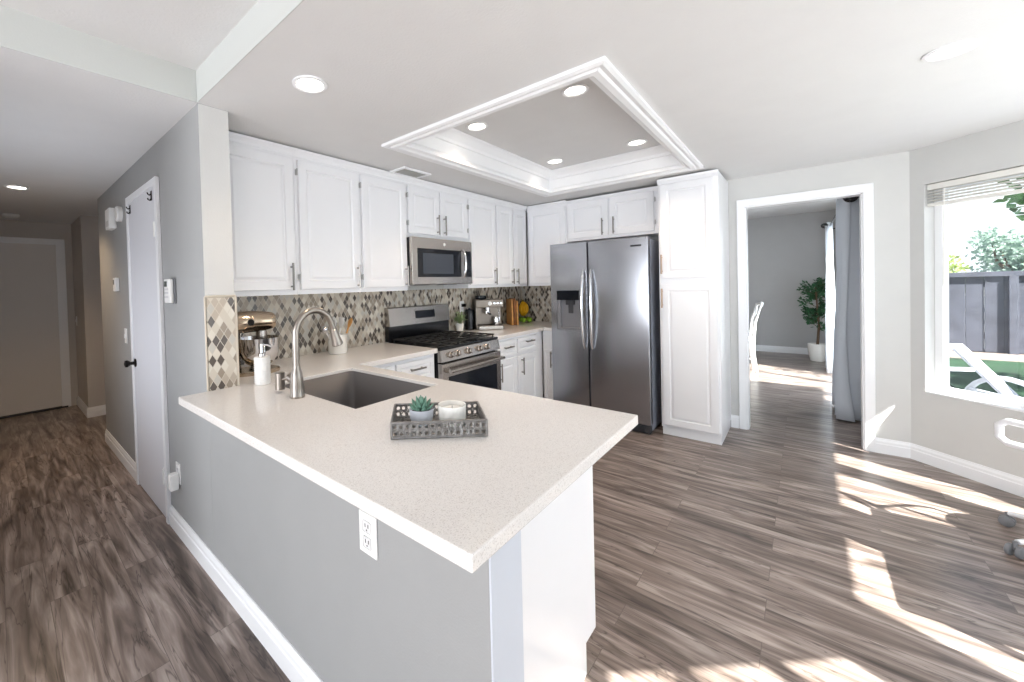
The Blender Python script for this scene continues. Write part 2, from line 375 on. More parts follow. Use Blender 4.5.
# bay walls: built in local coordinates (local x along the wall, local y outward)
def bay_wall(name, p, q, holes, m=WALLK, h=2.6):
    """p->q seen from inside left to right... wall body on the outer side; holes = (s0,s1,z0,z1)"""
    p = Vector((*p, 0)); q = Vector((*q, 0)); L = (q-p).length; d = (q-p)/L
    ang = math.atan2(d.y, d.x)
    xs = sorted({0, L, *[h_[0] for h_ in holes], *[h_[1] for h_ in holes]}); zs = sorted({0, h, *[h_[2] for h_ in holes], *[h_[3] for h_ in holes]})
    bm = new()
    for i in range(len(xs)-1):
        for j in range(len(zs)-1):
            cx_, cz_ = (xs[i]+xs[i+1])/2, (zs[j]+zs[j+1])/2
            if any(a < cx_ < b and c < cz_ < e for a, b, c, e in holes): continue
            box(bm, xs[i], xs[i+1], 0, .14, zs[j], zs[j+1])
    bmesh.ops.remove_doubles(bm, verts=bm.verts, dist=1e-5)
    o = struct(name, bm, m, loc=p, rot=(0, 0, ang)); return o, p, ang
# going clockwise seen from above so that local +y points outdoors
P1, P2, P3, P4 = (3.97, -1.159), (2.61, -2.519), (.80, -2.52), (-.52, -1.20)
def window(name, p, ang, s0, s1, z0, z1, mull=(), rail=None, blind=False, label=''):
    # frame, glass and sill in the wall's own coordinates
    t = bpy.data.objects.new(name, None); COL.objects.link(t); t.location = p; t.rotation_euler = (0, 0, ang); t['kind'] = 'structure'; t['label'] = label
    bm = new(); a = .045
    box(bm, s0, s0+a, .075, .125, z0, z1, .004); box(bm, s1-a, s1, .075, .125, z0, z1, .004); box(bm, s0+a, s1-a, .075, .125, z1-a, z1, .004); box(bm, s0+a, s1-a, .075, .125, z0, z0+a, .004)
    for x in mull: box(bm, x-.03, x+.03, .075, .125, z0+a, z1-a, .004)
    if rail: box(bm, s0+a, s1-a, .075, .125, rail-.03, rail+.03, .004)
    obj('window_frame', bm, TRIM, t)
    obj('window_pane', B(s0+a, s1-a, .097, .103, z0+a, z1-a), GLASS, t)
    obj('window_sill', B(s0+.001, s1-.001, .0, .075, z0+.0005, z0+.012, .003), TRIM, t)
    return t
L1 = math.hypot(P1[0]-P2[0], P1[1]-P2[1])
# NB: from P1 to P2, left-hand normal points (+,-) outdoors
_, p, ang = bay_wall('wall_bay_right', P1, P2, [(.085, .70, .52, 2.03), (.93, L1-.04, .52, 2.285)])
w1 = window('window_1', p, ang, .085, .70, .52, 2.03, label='bay window beside the doorway, looking onto the yard')
window('window_5', p, ang, .93, L1-.04, .52, 2.285, label='second bay window on the doorway side of the nook')
_, p2, ang2 = bay_wall('wall_bay_middle', P2, P3, [(.04, 1.68, .06, 2.24)])
window('window_2', p2, ang2, .04, 1.68, .06, 2.24, label='middle window of the bay, outside the picture')
L3 = math.hypot(P3[0]-P4[0], P3[1]-P4[1])
_, p3, ang3 = bay_wall('wall_bay_left', P3, P4, [(.12, L3-.50, .10, 2.13)])
window('window_3', p3, ang3, .12, L3-.50, .10, 2.13, mull=(.45, .80, 1.10), label='left window of the bay, outside the picture')
bm = new(); box(bm, -5.1, -4.2, -1.42, -1.30, 0, 2.6); box(bm, -1.2, -.52, -1.42, -1.30, 0, 2.6); box(bm, -4.2, -1.2, -1.42, -1.30, 1.75, 2.6); box(bm, -4.2, -1.2, -1.42, -1.30, 0, .35)  # unseen window opening added so sun bounces off the floor onto the ceiling
struct('wall_living_front', bm, WALL)
struct('wall_living_back', B(-5.1, -1.1, YC, YC+.12, 0, 2.6), WALL)
bm = new(); box(bm, -5.12, -5.0, -1.3, -.9, 0, 2.6); box(bm, -5.12, -5.0, 1.3, 1.6, 0, 2.6); box(bm, -5.12, -5.0, -.9, 1.3, 2.2, 2.6); box(bm, -5.12, -5.0, -.9, 1.3, 0, .3)
struct('wall_living_left', bm, WALL)

# ceilings
TX0, TX1, TY0, TY1 = 1.10, 3.12, .10, 1.28
xs = [0, TX0, TX1, XD+.02]; ys = [-1.20, TY0, TY1, YS+.02]
struct('ceiling', grid_slab(new(), xs, ys, lambda i, j: not (i == 1 and j == 1), ZK, ZK+.20), CEIL)
struct('ceiling_nook', prism(new(), [(0, -1.20), (0, -1.85), (.75, -2.6), (2.66, -2.6), (XD+.02, -1.26), (XD+.02, -1.20)], ZK, ZK+.20), CEIL)
struct('roof_eave', prism(new(), [(2.45, -2.85), (5.3, -2.85), (5.3, -1.18), (4.12, -1.18), (2.77, -2.535), (2.45, -2.67)], 2.42, 2.56), TRIM, 'roof overhang outside the bay')
struct('ceiling_tray', B(TX0-.05, TX1+.05, TY0-.05, TY1+.05, ZK+.201, ZK+.26), CEIL)
struct('ceiling_hall', B(-1.1, 0, YC, 6.22, ZH, 2.52), CEIL)
struct('ceiling_hall_side', B(0.139, 1.95, 2.25, 5.4, ZH, 2.52), CEIL)
struct('ceiling_hall_gap', B(0, .139, 4.309, 5.4, ZH, 2.52), CEIL)
struct('ceiling_living', B(-5.1, 0.0, -1.42, YC, ZR, 2.60), CEIL)
struct('ceiling_bay', prism(new(), [(-.45, -1.42), (0, -1.42), (0, -1.85)], ZR, 2.6), CEIL)
HEADM = mat('header_paint', (200, 203, 200), .6, bump=.2, bscale=160)
struct('trim_1', B(-.004, -.0005, -1.84, YC, ZK-.0005, ZR), HEADM, 'painted header face above the peninsula')
struct('trim_2', B(-1.1, -.0045, YC-.004, YC-.0005, ZH-.0005, ZR), HEADM, 'painted header face over the hall')

# dining room
struct('wall_dining_far', B(9.1, 9.22, -1.05, 3.1, 0, 2.6), WALLD)
struct('wall_dining_left', B(4.09, 9.22, 3.1, 3.2, 0, 2.6), WALLD)
bm = new(); box(bm, 4.09, 5.40, -1.17, -1.05, 0, 2.6); box(bm, 7.7, 9.22, -1.17, -1.05, 0, 2.6); box(bm, 5.40, 7.7, -1.17, -1.05, 2.08, 2.6)
struct('wall_dining_right', bm, WALLD)
struct('ceiling_dining', B(4.09, 9.1, -1.05, 3.1, ZD, 2.6), CEIL)
t = bpy.data.objects.new('window_4', None); COL.objects.link(t); t['kind'] = 'structure'; t['label'] = 'sliding patio door of the dining room behind the curtains'
bm = new(); 
for x in (5.40, 6.52, 7.65): box(bm, x, x+.05, -1.14, -1.09, .02, 2.08, .004)
box(bm, 5.45, 7.65, -1.14, -1.09, 2.03, 2.08, .004); box(bm, 5.45, 7.65, -1.14, -1.09, .02, .08, .004)
obj('window_frame', bm, TRIM, t); obj('window_pane', B(5.45, 7.65, -1.118, -1.112, .08, 2.03), GLASS, t)

# baseboards: profile swept along a wall
def baseboard(name, p, q, h=.115, th=.015, m=TRIM, label=None):
    """p->q; board on the left-hand side of the direction"""
    p = Vector((*p, 0)); q = Vector((*q, 0)); L = (q-p).length; d = (q-p)/L
    bm = new(); prof = [(0, 0), (th, 0), (th, h*.62), (th*.75, h*.66), (th*.75, h*.80), (th*.4, h*.92), (th*.3, h), (0, h)]
    extr(bm, prof, 0, L, 'x')
    return struct(name, bm, m, label, loc=p, rot=(0, 0, math.atan2(d.y, d.x)))
baseboard('baseboard_peninsula', (-.0005, -.08), (-.0005, 2.238))
baseboard('baseboard_hall', (-.0005, 3.05), (-.0005, 4.309))
baseboard('baseboard_hall_alcove', (-.0005, 5.40), (-.0005, 6.22))
baseboard('baseboard_hall_alcove_end', (1.9, 5.3995), (-.015, 5.3995))
struct('baseboard_hall_return', B(0, .139, 4.3095, 4.322, 0, .115), TRIM)
baseboard('baseboard_right', (XD-.0005, -.965), (XD-.0005, -1.157), label=None).rotation_euler = (0, 0, -PI/2)
for nm, pp, qq in (('baseboard_bay_right', P1, P2), ('baseboard_bay_middle', P2, P3), ('baseboard_bay_left', P3, P4)):
    # board must stand on the indoor side (right-hand side): sweep backwards
    baseboard(nm, qq, pp)
baseboard('baseboard_dining_far', (9.0995, -1.05), (9.0995, 3.1))
baseboard('baseboard_doorway', (XD-.0005, -.13), (XD-.0005, -.07))
bpy.data.objects['baseboard_right'].location = (XD-.0005, -1.157, 0); bpy.data.objects['baseboard_right'].rotation_euler = (0, 0, PI/2)

# tray moulding: outer casing on the ceiling and crown inside, one trim
def frame_sweep(prof, x0, x1, y0, y1):
    """prof = list of (outward offset from the opening edge, z); mitred ring"""
    bm = new(); rings = []
    for o_, z in prof:
        rings.append([bm.verts.new((x0-o_, y0-o_, z)), bm.verts.new((x1+o_, y0-o_, z)), bm.verts.new((x1+o_, y1+o_, z)), bm.verts.new((x0-o_, y1+o_, z))])
    n = len(prof)
    for i in range(n):
        a_, b_ = rings[i], rings[(i+1) % n]
        for k in range(4): bm.faces.new((a_[k], a_[(k+1) % 4], b_[(k+1) % 4], b_[k]))
    return bm
prof = [(.095, ZK-.001), (.095, ZK-.018), (.080, ZK-.024), (.060, ZK-.020), (.050, ZK-.028), (.022, ZK-.028), (.012, ZK-.018), (-.012, ZK-.010), (-.012, ZK+.012), (-.0005, ZK+.03), (-.0005, ZK-.001)]
struct('trim_3', frame_sweep(prof, TX0, TX1, TY0, TY1), TRIM, 'white moulding around the ceiling recess')
prof = [(-.0005, ZK+.199), (-.0005, ZK+.115), (-.010, ZK+.120), (-.014, ZK+.140), (-.045, ZK+.175), (-.058, ZK+.185), (-.060, ZK+.199)]
struct('trim_4', frame_sweep(prof, TX0, TX1, TY0, TY1), TRIM, 'white crown moulding inside the ceiling recess')
struct('trim_5', frame_sweep([(-.0006, ZK+.114), (-.0006, ZK+.031), (-.003, ZK+.031), (-.003, ZK+.114)], TX0, TX1, TY0, TY1), TRIM, 'white painted side of the ceiling recess')

# doorway casing to the dining room
bm = new()
for xa, xb_ in ((XD-.018, XD-.0005), (XD+TH+.0005, XD+TH+.018)):
    box(bm, xa, xb_, -.19, -.132, 0, 2.035, .004); box(bm, xa, xb_, -.978, -.92, 0, 2.035, .004); box(bm, xa, xb_, -.978, -.132, 2.035, 2.10, .004)
box(bm, XD-.0005, XD+TH+.0005, -.20, -.188, 0, 2.03); box(bm, XD-.0005, XD+TH+.0005, -.922, -.91, 0, 2.03); box(bm, XD-.0005, XD+TH+.0005, -.922, -.188, 2.025, 2.037)
struct('trim_6', bm, TRIM, 'white casing around the opening to the dining room')

# hall closet door on x=0
t = bpy.data.objects.new('door_1', None); COL.objects.link(t); t['kind'] = 'structure'; t['label'] = 'plain white closet door in the hall wall with dark knob'
t.location = (0, 3.03, 0); t.rotation_euler = (0, 0, -PI/2)      # local x runs toward the viewer, local -y into the hall
WD = .79
obj('door_leaf', B(.04, WD-.045, -.014, -.001, .012, 2.045, .002), mat('door_paint', (226, 227, 232), .4), t)
bm = new(); box(bm, -.005, .038, -.022, -.0005, 0, 2.09, .003); box(bm, WD-.043, WD, -.022, -.0005, 0, 2.09, .003); box(bm, .038, WD-.043, -.022, -.0005, 2.048, 2.09, .003)
obj('door_casing', bm, TRIM, t)
bm = new(); lathe(bm, [(.030, 0), (.030, -.006), (.012, -.010), (.011, -.032), (.020, -.038), (.026, -.050), (.024, -.062), (.010, -.068), (0, -.069)], 20, (.085, -.014, .90), 'y')
obj('door_knob', bm, BRONZE, t, 35)
for z in (1.78, .28):
    bm = new(); tube(bm, [(WD-.045, -.024, z-.045), (WD-.045, -.024, z+.045)], .007, 8); box(bm, WD-.075, WD-.048, -.018, -.013, z-.045, z+.045, .001)
    obj('door_hinge', bm, WPL, t, 35)
for i, x in enumerate((.10, WD-.12)):
    hk = thing('door_hook', 'dark over-the-door hook on the closet door, %s' % ('farther one by the latch side' if i == 0 else 'nearer one by the hinge side'), 'hook', (0, 3.03-x, 2.02), -PI/2)
    bm = new(); box(bm, -.014, .014, -.0175, -.0145, -.055, -.0, .001); box(bm, -.014, .014, -.0175, -.004, .0, .003)
    obj('hook_plate', bm, BRONZE, hk)
    bm = new(); tube(bm, [(0, -.018, -.015), (0, -.026, -.024), (0, -.034, -.016), (0, -.036, -.008)], .004, 8); tube(bm, [(0, -.018, -.045), (0, -.024, -.055), (0, -.032, -.052), (0, -.035, -.042)], .004, 8)
    obj('hook_prong', bm, BRONZE, hk, 35)
# entry / garage door at the end of the hall
t = bpy.data.objects.new('door_2', None); COL.objects.link(t); t['kind'] = 'structure'; t['label'] = 'wide plain white door at the end of the hall'
t.location = (-1.0, 6.22, 0)
obj('door_leaf', B(.0, .895, .012, .055, .02, 2.04, .002), mat('door_paint_warm', (226, 222, 218), .45), t)
bm = new(); box(bm, .845, .93, -.016, -.0005, 0, 2.10, .004); box(bm, -.04, .0, -.016, -.0005, 0, 2.10, .004); box(bm, .0, .845, -.016, -.0005, 2.03, 2.10, .004)
obj('door_casing', bm, TRIM, t)
obj('door_threshold', B(.0, .9, -.03, .06, .0, .018, .003), RUBBER, t)

# ------------------------------------------------------------------ cabinets
def panel_face(bm, x0, x1, z0, z1, yb=0.0, t=.020, fr=.055):
    """raised-and-grooved cabinet door, front toward -y, back at yb"""
    w, h = x1-x0, z1-z0
    fr = min(fr, w*.22, h*.3)
    steps = [(0, yb), (0, yb-t+.003), (.003, yb-t), (fr, yb-t), (fr+.006, yb-t+.008), (fr+.012, yb-t+.008), (fr+.026, yb-t+.002)]
    rings = [[bm.verts.new((x0+i, y, z0+i)), bm.verts.new((x1-i, y, z0+i)), bm.verts.new((x1-i, y, z1-i)), bm.verts.new((x0+i, y, z1-i))] for i, y in steps]
    bm.faces.new(rings[0])
    for a_, b_ in zip(rings, rings[1:]):
        for k in range(4): bm.faces.new((a_[k], b_[k], b_[(k+1) % 4], a_[(k+1) % 4]))
    bm.faces.new(rings[-1][::-1])
    return bm
def bar_handle(bm, x, z, L, vert=True, y=-.020, r=.0068):
    o = .030
    if vert:
        tube(bm, [(x, y-o, z-L/2), (x, y-o, z+L/2)], r, 10)
        for s in (-1, 1): tube(bm, [(x, y+.0005, z+s*L*.36), (x, y-o, z+s*L*.36)], r*.8, 8)
    else:
        tube(bm, [(x-L/2, y-o, z), (x+L/2, y-o, z)], r, 10)
        for s in (-1, 1): tube(bm, [(x+s*L*.36, y+.0005, z), (x+s*L*.36, y-o, z)], r*.8, 8)
    return bm
def cab(name, label, loc, rz, body, doors=(), drawers=(), hm=NICKEL, category='cabinet', group=None):
    t = thing(name, label, category, loc, rz, group)
    obj('cabinet_body', body, CAB, t)
    for (x0, x1, z0, z1, hx, hz, hinge) in doors:
        d = obj('door', panel_face(new(), x0, x1, z0, z1, -.0005), CAB, t, 20)
        if hx is not None: obj('handle', bar_handle(new(), hx, hz, .17), hm, d, 35)
        if hinge is not None:
            for zz in (z0+.08, z1-.08):
                hb = new(); tube(hb, [(hinge, -.023, zz-.022), (hinge, -.023, zz+.022)], .0038, 8); box(hb, hinge-.003, hinge+.003, -.022, -.001, zz-.018, zz+.018)
                obj('hinge', hb, mat('hinge_grey', (186, 186, 186), .4, .3), d, 35)
    for (x0, x1, z0, z1, hx, hz) in drawers:
        d = obj('drawer', panel_face(new(), x0, x1, z0, z1, -.0005, fr=.03), CAB, t, 20)
        obj('handle', bar_handle(new(), hx, hz, .15, False), hm, d, 35)
    return t
def upper_body(w, d, z0, z1, crown=.028, xl=0):
    bm = new(); box(bm, xl+.0005, xl+w-.0005, 0, d, z0, z1, .0015)
    prof = [(0.0, z1-.045), (-.006, z1-.045), (-.010, z1-.03), (-.024, z1-.012), (-.026, z1), (0, z1)]
    extr(bm, prof, xl+.0005, xl+w-.0005, 'x')
    return bm
YU = 1.80; ZB, ZT = 1.362, 2.290
# stove wall uppers (local x = world x)
def up(x0, x1, label, doors, z0=ZB, g=None):
    return cab('upper_cabinet', label, (x0, YU, 0), 0, upper_body(x1-x0, YS-YU-.002, z0, ZT), [(a-x0, b-x0, c, d, (None if h is None else h-x0), hz, (None if hg is None else hg-x0)) for a, b, c, d, h, hz, hg in doors])
DT, DB = 2.222, 1.393
up(.141, .630, 'white wall cabinet at the left end, right beside the hall wall', [(.165, .612, DB, DT, .580, 1.475, None)])
up(.630, 1.136, 'second white wall cabinet from the hall wall, bar handle at its right', [(.650, 1.125, DB, DT, 1.095, 1.475, .641)])
up(1.136, 1.613, 'white wall cabinet directly left of the microwave', [(1.155, 1.600, DB, DT, 1.575, 1.475, 1.146)])
up(1.613, 2.432, 'short two-door white cabinet above the microwave', [(1.630, 2.013, 1.835, DT, 1.975, 1.925, 1.622), (2.026, 2.412, 1.835, DT, 2.065, 1.925, 2.422)], z0=1.80)
up(2.432, 2.914, 'white wall cabinet directly right of the microwave', [(2.450, 2.900, DB, DT, 2.862, 1.475, 2.441)])
up(2.914, 3.566, 'two-door white wall cabinet in the kitchen corner', [(2.930, 3.235, DB, DT, 3.200, 1.475, None), (3.262, 3.535, DB, DT, 3.300, 1.475, None)])
# doorway-wall uppers: local x runs toward -y
XU = 3.594
def upr(y0, y1, label, doors, z0, zt=ZT):
    return cab('upper_cabinet', label, (XU, y0, 0), -PI/2, upper_body(y0-y1, XD-XU-.002, z0, zt), doors)
upr(1.799, 1.312, 'full-height white wall cabinet between the corner and the refrigerator', [(.025, .473, DB, DT, None, 0, None)], ZB)
upr(1.312, .382, 'short two-door white cabinet above the refrigerator', [(.015, .436, 1.862, 2.235, .385, 1.955, None), (.455, .856, 1.862, 2.235, .495, 1.955, .866)], 1.835, 2.275)
# pantry
bm = new(); box(bm, 0, .445, 0, XD-3.386-.002, .07, 2.28, .002); box(bm, .006, .439, .012, XD-3.386-.002, 0, .07)
extr(bm, [(0, 2.235), (-.006, 2.235), (-.012, 2.25), (-.024, 2.27), (-.026, 2.285), (0, 2.285)], 0, .445, 'x')
cab('pantry_cabinet', 'tall white pantry cabinet between the refrigerator and the doorway', (3.386, .375, 0), -PI/2, bm,
    [(.018, .412, 1.405, 2.232, .028, 1.53, None), (.018, .428, .095, 1.352, .028, 1.23, None)], hm=COPPER)

# base cabinets
def base_body(w, d, notch=True):
    bm = new(); box(bm, .0005, w-.0005, 0, d, .10, ZC0-.001, .0015); box(bm, .0005, w-.0005, .07, d, 0, .10); return bm
YB = 1.52
cab('base_cabinet', 'white base cabinet with drawers between the peninsula and the range', (.86, YB, 0), 0, base_body(.745, YS-YB-.002),
    [(.015, .315, .12, .665, .28, .58, None), (.335, .715, .12, .665, .37, .58, None)], [(.015, .315, .70, .85, .19, .795), (.335, .715, .70, .85, .525, .795)])
cab('base_cabinet', 'narrow white base cabinet directly right of the range', (2.436, YB, 0), 0, base_body(.374, YS-YB-.002),
    [(.018, .358, .12, .675, .045, .57, None)], [(.018, .358, .705, .85, .19, .79)])
cab('base_cabinet', 'white base cabinet in the inner corner, second right of the range', (2.81, YB, 0), 0, base_body(.55, YS-YB-.002),
    [(.018, .400, .12, .675, .070, .57, None)], [(.018, .400, .705, .85, .225, .805)])
bm = new(); box(bm, 0, .15, 0, XD-3.37-.002, .10, ZC0-.001, .0015); box(bm, 0, .15, .07, XD-3.37-.002, 0, .10)
cab('base_cabinet', 'narrow white base cabinet beside the refrigerator', (3.37, 1.515, 0), -PI/2, bm,
    [(.02, .14, .12, .675, .110, .575, None)], [(.02, .14, .705, .85, .08, .80)][:0])
# peninsula cabinet: end panel at y=0, doors toward +x
bm = new()
extr(bm, [(.126, 0), (.70, 0), (.70, .112), (.79, .112), (.79, ZC0-.001), (.126, ZC0-.001)], .004, .022, 'y')   # end panel with toe notch
box(bm, .126, .70, .0225, .70, 0, .11); box(bm, .126, .785, .0225, .70, .11, ZC0-.002)
box(bm, .142, .70, 1.46, YS-.002, 0, .11); box(bm, .142, .785, 1.46, YS-.002, .11, ZC0-.002)
box(bm, .126, .785, .70, 1.46, .11, .62); box(bm, .126, .70, .70, 1.46, 0, .11); box(bm, .765, .785, .70, 1.46, .62, ZC0-.002)
t = thing('peninsula_cabinet', 'white cabinet run under the peninsula worktop with flat end panel', 'cabinet', (0, 0, 0))
obj('cabinet_body', bm, CAB, t)
for i in range(3):
    d = panel_face(new(), .03+i*.47, .47+i*.47, .13, .85, -.0005)
    o = obj('door', d, CAB, t, 20, loc=(.785, 0, 0), rot=(0, 0, PI/2)); obj('handle', bar_handle(new(), .43+i*.47, .76, .15), NICKEL, o, 35)

# ------------------------------------------------------------------ worktops, sink
X0, X1, Y0 = -.128, .861, -.135
YF = 1.487
SX0, SX1, SY0, SY1 = .275, .765, .738, 1.430
bm = new()
xs = [X0, .139, SX0, SX1, X1, 1.612]; ys = [Y0, SY0, SY1, YF, 1.5445, YS-.001]
def mk(i, j):
    if i == 2 and j == 1: return False
    if i == 4: return j >= 3
    if i == 0: return j <= 3
    return True
grid_slab(bm, xs, ys, mk, ZC0, ZC)
o = obj('countertop', bm, QUARTZ); tag(o, 'speckled white quartz worktop of the peninsula, running to the range', 'countertop')
md = o.modifiers.new('edge', 'BEVEL'); md.width = .0035; md.segments = 2; md.limit_method = 'ANGLE'; md.angle_limit = .6
bm = new(); xs = [2.428, 3.345, XD-.001]; ys = [1.356, YF, YS-.001]
grid_slab(bm, xs, ys, lambda i, j: not (i == 0 and j == 0), ZC0, ZC)
o = obj('countertop', bm, QUARTZ); tag(o, 'short speckled quartz worktop in the corner between range and refrigerator', 'countertop')
md = o.modifiers.new('edge', 'BEVEL'); md.width = .0035; md.segments = 2; md.limit_method = 'ANGLE'; md.angle_limit = .6
# sink
t = thing('sink', 'dark grey undermount sink set into the peninsula worktop', 'sink', ((SX0+SX1)/2, (SY0+SY1)/2, .65))
bm = new(); hx, hy = (SX1-SX0)/2-.0075, (SY1-SY0)/2-.0075
zt_ = ZC-.016-.65
rings = []
for (dx, z) in ((0, zt_), (0, .03), (.012, .008), (.035, 0), (hx-.045, -.006)):
    w_, l_ = hx-dx, hy-dx*(1 if dx < .05 else (hy-.045)/(hx-.045)); rr = max(.02, .03-dx*.3)
    ring = []
    for k, (sx, sy) in enumerate(((1, 1), (-1, 1), (-1, -1), (1, -1))):
        for s in range(5):
            a_ = k*PI/2+s*PI/8; ring.append(bm.verts.new((sx*(w_-rr)+rr*math.cos(a_), sy*(l_-rr)+rr*math.sin(a_), z)))
    rings.append(ring)
for a_, b_ in zip(rings, rings[1:]):
    for k in range(20): bm.faces.new((a_[k], b_[k], b_[(k+1) % 20], a_[(k+1) % 20]))
bm.faces.new(rings[-1])
o = obj('basin', bm, SINKM, t, 40); md = o.modifiers.new('s', 'SOLIDIFY'); md.thickness = .006; md.offset = 1
obj('drain', lathe(new(), [(.0, .003), (.02, .003), (.024, .008), (.044, .010), (.046, .002), (0, .0)], 24, (0, 0, -.004)), STEEL, t, 35)

# backsplash
bm = new(); box(bm, .139, XD-.009, YS-.009, YS-.0005, ZC+.0005, ZB-.001)
struct('wall_backsplash_back', bm, TILE)
struct('wall_backsplash_right', B(XD-.009, XD-.0005, 1.36, YS-.0095, ZC+.0005, ZB-.001), TILE)
struct('wall_backsplash_end', B(.004, .134, YC-.009, YC-.0005, ZC+.0005, 1.364), TILE)
bm = new(); tube(bm, [(.1415, YC-.004, ZC+.001), (.1415, YC-.004, 1.37)], .0075, 8); tube(bm, [(-.002, YC-.004, ZC+.001), (-.002, YC-.004, 1.37)], .005, 8); tube(bm, [(-.002, YC-.004, 1.370), (.1415, YC-.004, 1.370)], .006, 8)
struct('trim_7', bm, mat('pencil_tile', (206, 196, 180), .3), 'stone pencil edging of the end tile panel')
struct('wall_backsplash_side', B(.1395, .148, YC+.004, YS-.0095, ZC+.0005, ZB-.001), TILE)

# ------------------------------------------------------------------ faucet
fx, fy = .219, 1.093
t = thing('faucet', 'tall brushed nickel gooseneck faucet behind the sink', 'faucet', (fx, fy, ZC))
FN = mat('faucet_nickel', (160, 152, 144), .28, 1.0)
obj('faucet_base', lathe(new(), [(.033, 0), (.034, .004), (.031, .01), (.030, .05), (.028, .085), (.024, .112), (.0175, .128), (.0165, .14)], 28), FN, t, 35)
pts = [(0, 0, .135), (0, 0, .18), (0, 0, .235)]
for k in range(1, 15):
    a_ = PI-(k/14)*(PI*0.93); pts.append((.098+.098*math.cos(a_), 0, .275+.108*math.sin(a_)))
obj('spout', tube(new(), pts, .0155, 16), FN, t, 60)
e = Vector(pts[-1]); dv = (e-Vector(pts[-2])).normalized()
obj('spray_head', tube(new(), [e, e+dv*.012, e+dv*.014, e+dv*.06, e+dv*.092, e+dv*.096], [.0155, .0155, .018, .022, .0275, .025], 18), FN, t, 35)
bm = new(); tube(bm, [(0, .01, .075), (0, .052, .082)], [.024, .024], 16); tube(bm, [(0, .05, .082), (-.006, .090, .070), (-.010, .120, .060)], [.008, .006, .006], 10)
tube(bm, [(-.012, .135, .016), (-.012, .135, .094)], .022, 18)
obj('lever_handle', bm, FN, t, 35)

# tumbler soap pump
t = thing('soap_dispenser', 'white ribbed soap dispenser with chrome pump, left of the faucet', 'soap dispenser', (.238, 1.475, ZC))
prof = [(.036, 0), (.039, .002)]
for k in range(12): prof += [(.0385, .006+k*.011), (.0400, .0115+k*.011)]
prof += [(.039, .140), (.034, .142), (0, .142)]
obj('bottle', lathe(new(), prof, 28), WPL, t, 30)
bm = new(); lathe(bm, [(.018, .142), (.018, .156), (.008, .160), (.006, .190), (.011, .192), (.011, .204), (0, .206)], 16); tube(bm, [(0, 0, .198), (.02, -.02, .199), (.036, -.036, .190)], .0045, 8)
obj('pump', bm, CHROME, t, 35)

# stand mixer (faces +x)
t = thing('stand_mixer', 'nickel stand mixer with steel bowl in the corner behind the tiled wall end', 'mixer', (.222, 1.83, ZC), -.25)
bm = new(); 
poly = []
for k in range(24):
    a_ = 2*PI*k/24; poly.append((.11+.155*math.cos(a_), .105*math.sin(a_)))
prism(bm, poly, .0, .022); bmesh.ops.bevel(bm, geom=[e_ for e_ in bm.edges if abs(e_.verts[0].co.z-.022) < 1e-6 and abs(e_.verts[1].co.z-.022) < 1e-6], offset=.006, segments=2, affect='EDGES')
obj('base', bm, MIXM, t, 35)
obj('pedestal', tube(new(), [(-.002, 0, .02), (.0, 0, .08), (.0, 0, .16), (.006, 0, .235), (.01, 0, .26)], [.055, .048, .043, .048, .048], 20), MIXM, t, 50)
obj('motor_head', lathe(new(), [(0, -.11), (.030, -.105), (.052, -.085), (.062, -.04), (.064, .03), (.060, .10), (.053, .16), (.046, .185), (.040, .192), (0, .195)], 24, (.05, 0, .300), 'x'), MIXM, t, 45)
bm = new(); lathe(bm, [(.030, -.045), (.032, .0), (.030, .02)], 20, (.165, 0, .225)); lathe(bm, [(.012, -.11), (.012, -.04)], 12, (.165, 0, .225))
obj('beater_shaft', bm, STEEL, t, 35)
obj('hub_knob', lathe(new(), [(.018, 0), (.020, .006), (.016, .016), (0, .018)], 16, (.10, -.064, .30), 'y'), BRONZE, t, 35)
b_ = lathe(new(), [(.055, .024), (.060, .030), (.050, .040), (.076, .056), (.100, .090), (.112, .135), (.115, .180), (.118, .205), (.115, .205), (.111, .185), (.104, .120), (.075, .065), (.0, .055)], 30, (.150, 0, 0), cap=False)
o = obj('mixing_bowl', b_, CHROME, t, 45)
bm = new(); tube(bm, [(.150, -.112, .175), (.150, -.150, .170), (.150, -.156, .13), (.150, -.140, .095), (.150, -.100, .09)], .006, 10)
obj('bowl_handle', bm, CHROME, o, 60)

